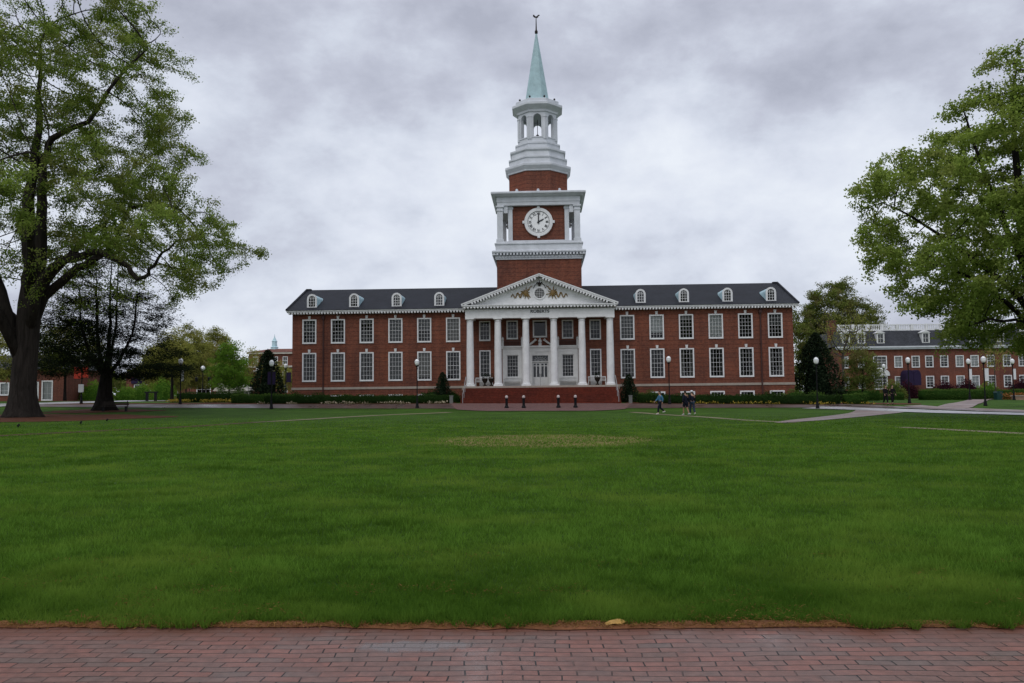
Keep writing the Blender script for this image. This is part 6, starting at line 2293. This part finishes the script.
def build_sky():
    w = bpy.data.worlds.new('World')
    SC.world = w
    w.use_nodes = True
    nt = w.node_tree
    nt.nodes.clear()
    L = nt.links
    tc = N(nt, 'ShaderNodeTexCoord').outputs['Generated']
    sp = N(nt, 'ShaderNodeSeparateXYZ')
    L.new(tc, sp.inputs[0])
    z = mathn(nt, 'MAXIMUM', sp.outputs[2], 0.0)
    mp = N(nt, 'ShaderNodeMapping')
    mp.inputs['Location'].default_value = SKY_OFF
    mp.inputs['Scale'].default_value = (1, 1, 1.65)
    L.new(tc, mp.inputs[0])
    v = mp.outputs[0]
    n1 = noise(nt, v, 3.3, 10, .54, .08)
    n2 = noise(nt, v, 1.3, 4, .5, .2)
    n3 = noise(nt, v, 9, 8, .6, .1)
    s = mathn(nt, 'ADD', mathn(nt, 'MULTIPLY', n1, .8), mathn(nt, 'MULTIPLY', n2, .35))
    s = mathn(nt, 'ADD', s, mathn(nt, 'MULTIPLY', n3, .32))
    s = mathn(nt, 'SUBTRACT', s, .165)
    # the sky is darker high on the right and high left, lighter low in the middle
    s = mathn(nt, 'SUBTRACT', s, mathn(nt, 'MULTIPLY', mathn(nt, 'MAXIMUM', mathn(nt, 'SUBTRACT', z, .22), 0), .2))
    s = mathn(nt, 'SUBTRACT', s, mathn(nt, 'MULTIPLY', mathn(nt, 'MAXIMUM', sp.outputs[0], 0), .06))
    cr = ramp(nt, [(.36, (.44, .465, .56)), (.45, (.55, .58, .685)), (.515, (.655, .70, .805)), (.58, (.745, .79, .89)), (.68, (.85, .895, .97))])
    L.new(s, cr.inputs[0])
    sky = N(nt, 'ShaderNodeTexSky', sky_type='NISHITA')
    sky.sun_disc = False
    sky.sun_elevation = SUN_EL
    sky.sun_rotation = SUN_AZ
    ns = mixc(nt, 1, sky.outputs[0], (.09, .09, .09), 'MULTIPLY')
    col = mixc(nt, .965, ns, cr.outputs[0])
    # an overcast sky is brightest overhead and behind the camera, where the cloud is thin
    zen = ramp(nt, [(.50, 1.0), (.85, 1.35)])
    L.new(z, zen.inputs[0])
    bk = ramp(nt, [(.0, 1.05), (.5, 1.0), (.62, 1.0)])
    L.new(mathn(nt, 'MULTIPLY_ADD', sp.outputs[1], .5, .5), bk.inputs[0])
    col = mixc(nt, 1, col, zen.outputs[0], 'MULTIPLY')
    col = mixc(nt, 1, col, bk.outputs[0], 'MULTIPLY')
    bg = N(nt, 'ShaderNodeBackground')
    L.new(col, bg.inputs[0])
    bg.inputs[1].default_value = 1.0
    o = N(nt, 'ShaderNodeOutputWorld')
    L.new(bg.outputs[0], o.inputs[0])
    sd = bpy.data.lights.new('sun', 'SUN')
    sd.energy = .95
    sd.angle = R(28)
    sd.color = (1, .965, .92)
    so = bpy.data.objects.new('sun', sd)
    COL.objects.link(so)
    d = Vector((math.sin(SUN_AZ) * math.cos(SUN_EL), math.cos(SUN_AZ) * math.cos(SUN_EL), math.sin(SUN_EL)))
    so.rotation_euler = d.to_track_quat('Z', 'Y').to_euler()
    so.location = d * 60


def build_camera():
    cd = bpy.data.cameras.new('camera')
    cd.sensor_width = 36
    cd.lens = 36 * 826 / 1024
    cd.clip_start = .1
    cd.clip_end = 6000
    co = bpy.data.objects.new('camera', cd)
    COL.objects.link(co)
    p, r = .0631, .0107
    f = Vector((0, math.cos(p), math.sin(p)))
    u = Vector((0, -math.sin(p), math.cos(p)))
    x = Vector((1, 0, 0))
    xr = x * math.cos(r) - u * math.sin(r)
    ur = x * math.sin(r) + u * math.cos(r)
    M = Matrix((xr, ur, -f)).transposed().to_4x4()
    M.translation = (0, 0, 1.6)
    co.matrix_world = M
    SC.camera = co


SKY_OFF = (9.3, 4.4, 6)
SC.view_settings.view_transform = 'Standard'
SC.view_settings.look = 'None'
SC.view_settings.exposure = 0
SC.render.engine = 'CYCLES'
SC.cycles.max_bounces = 8
SC.cycles.transparent_max_bounces = 16
make_materials()
ground_materials()
build_ground()
build_grass()
build_hall()
build_residence()
build_far_left()
build_big_oak()
build_right_maple()
build_dark_conifer()
build_small_trees()
build_planting()
build_lamps()
build_bollards()
build_porch_things()
build_bits()
build_people()
build_sky()
build_camera()
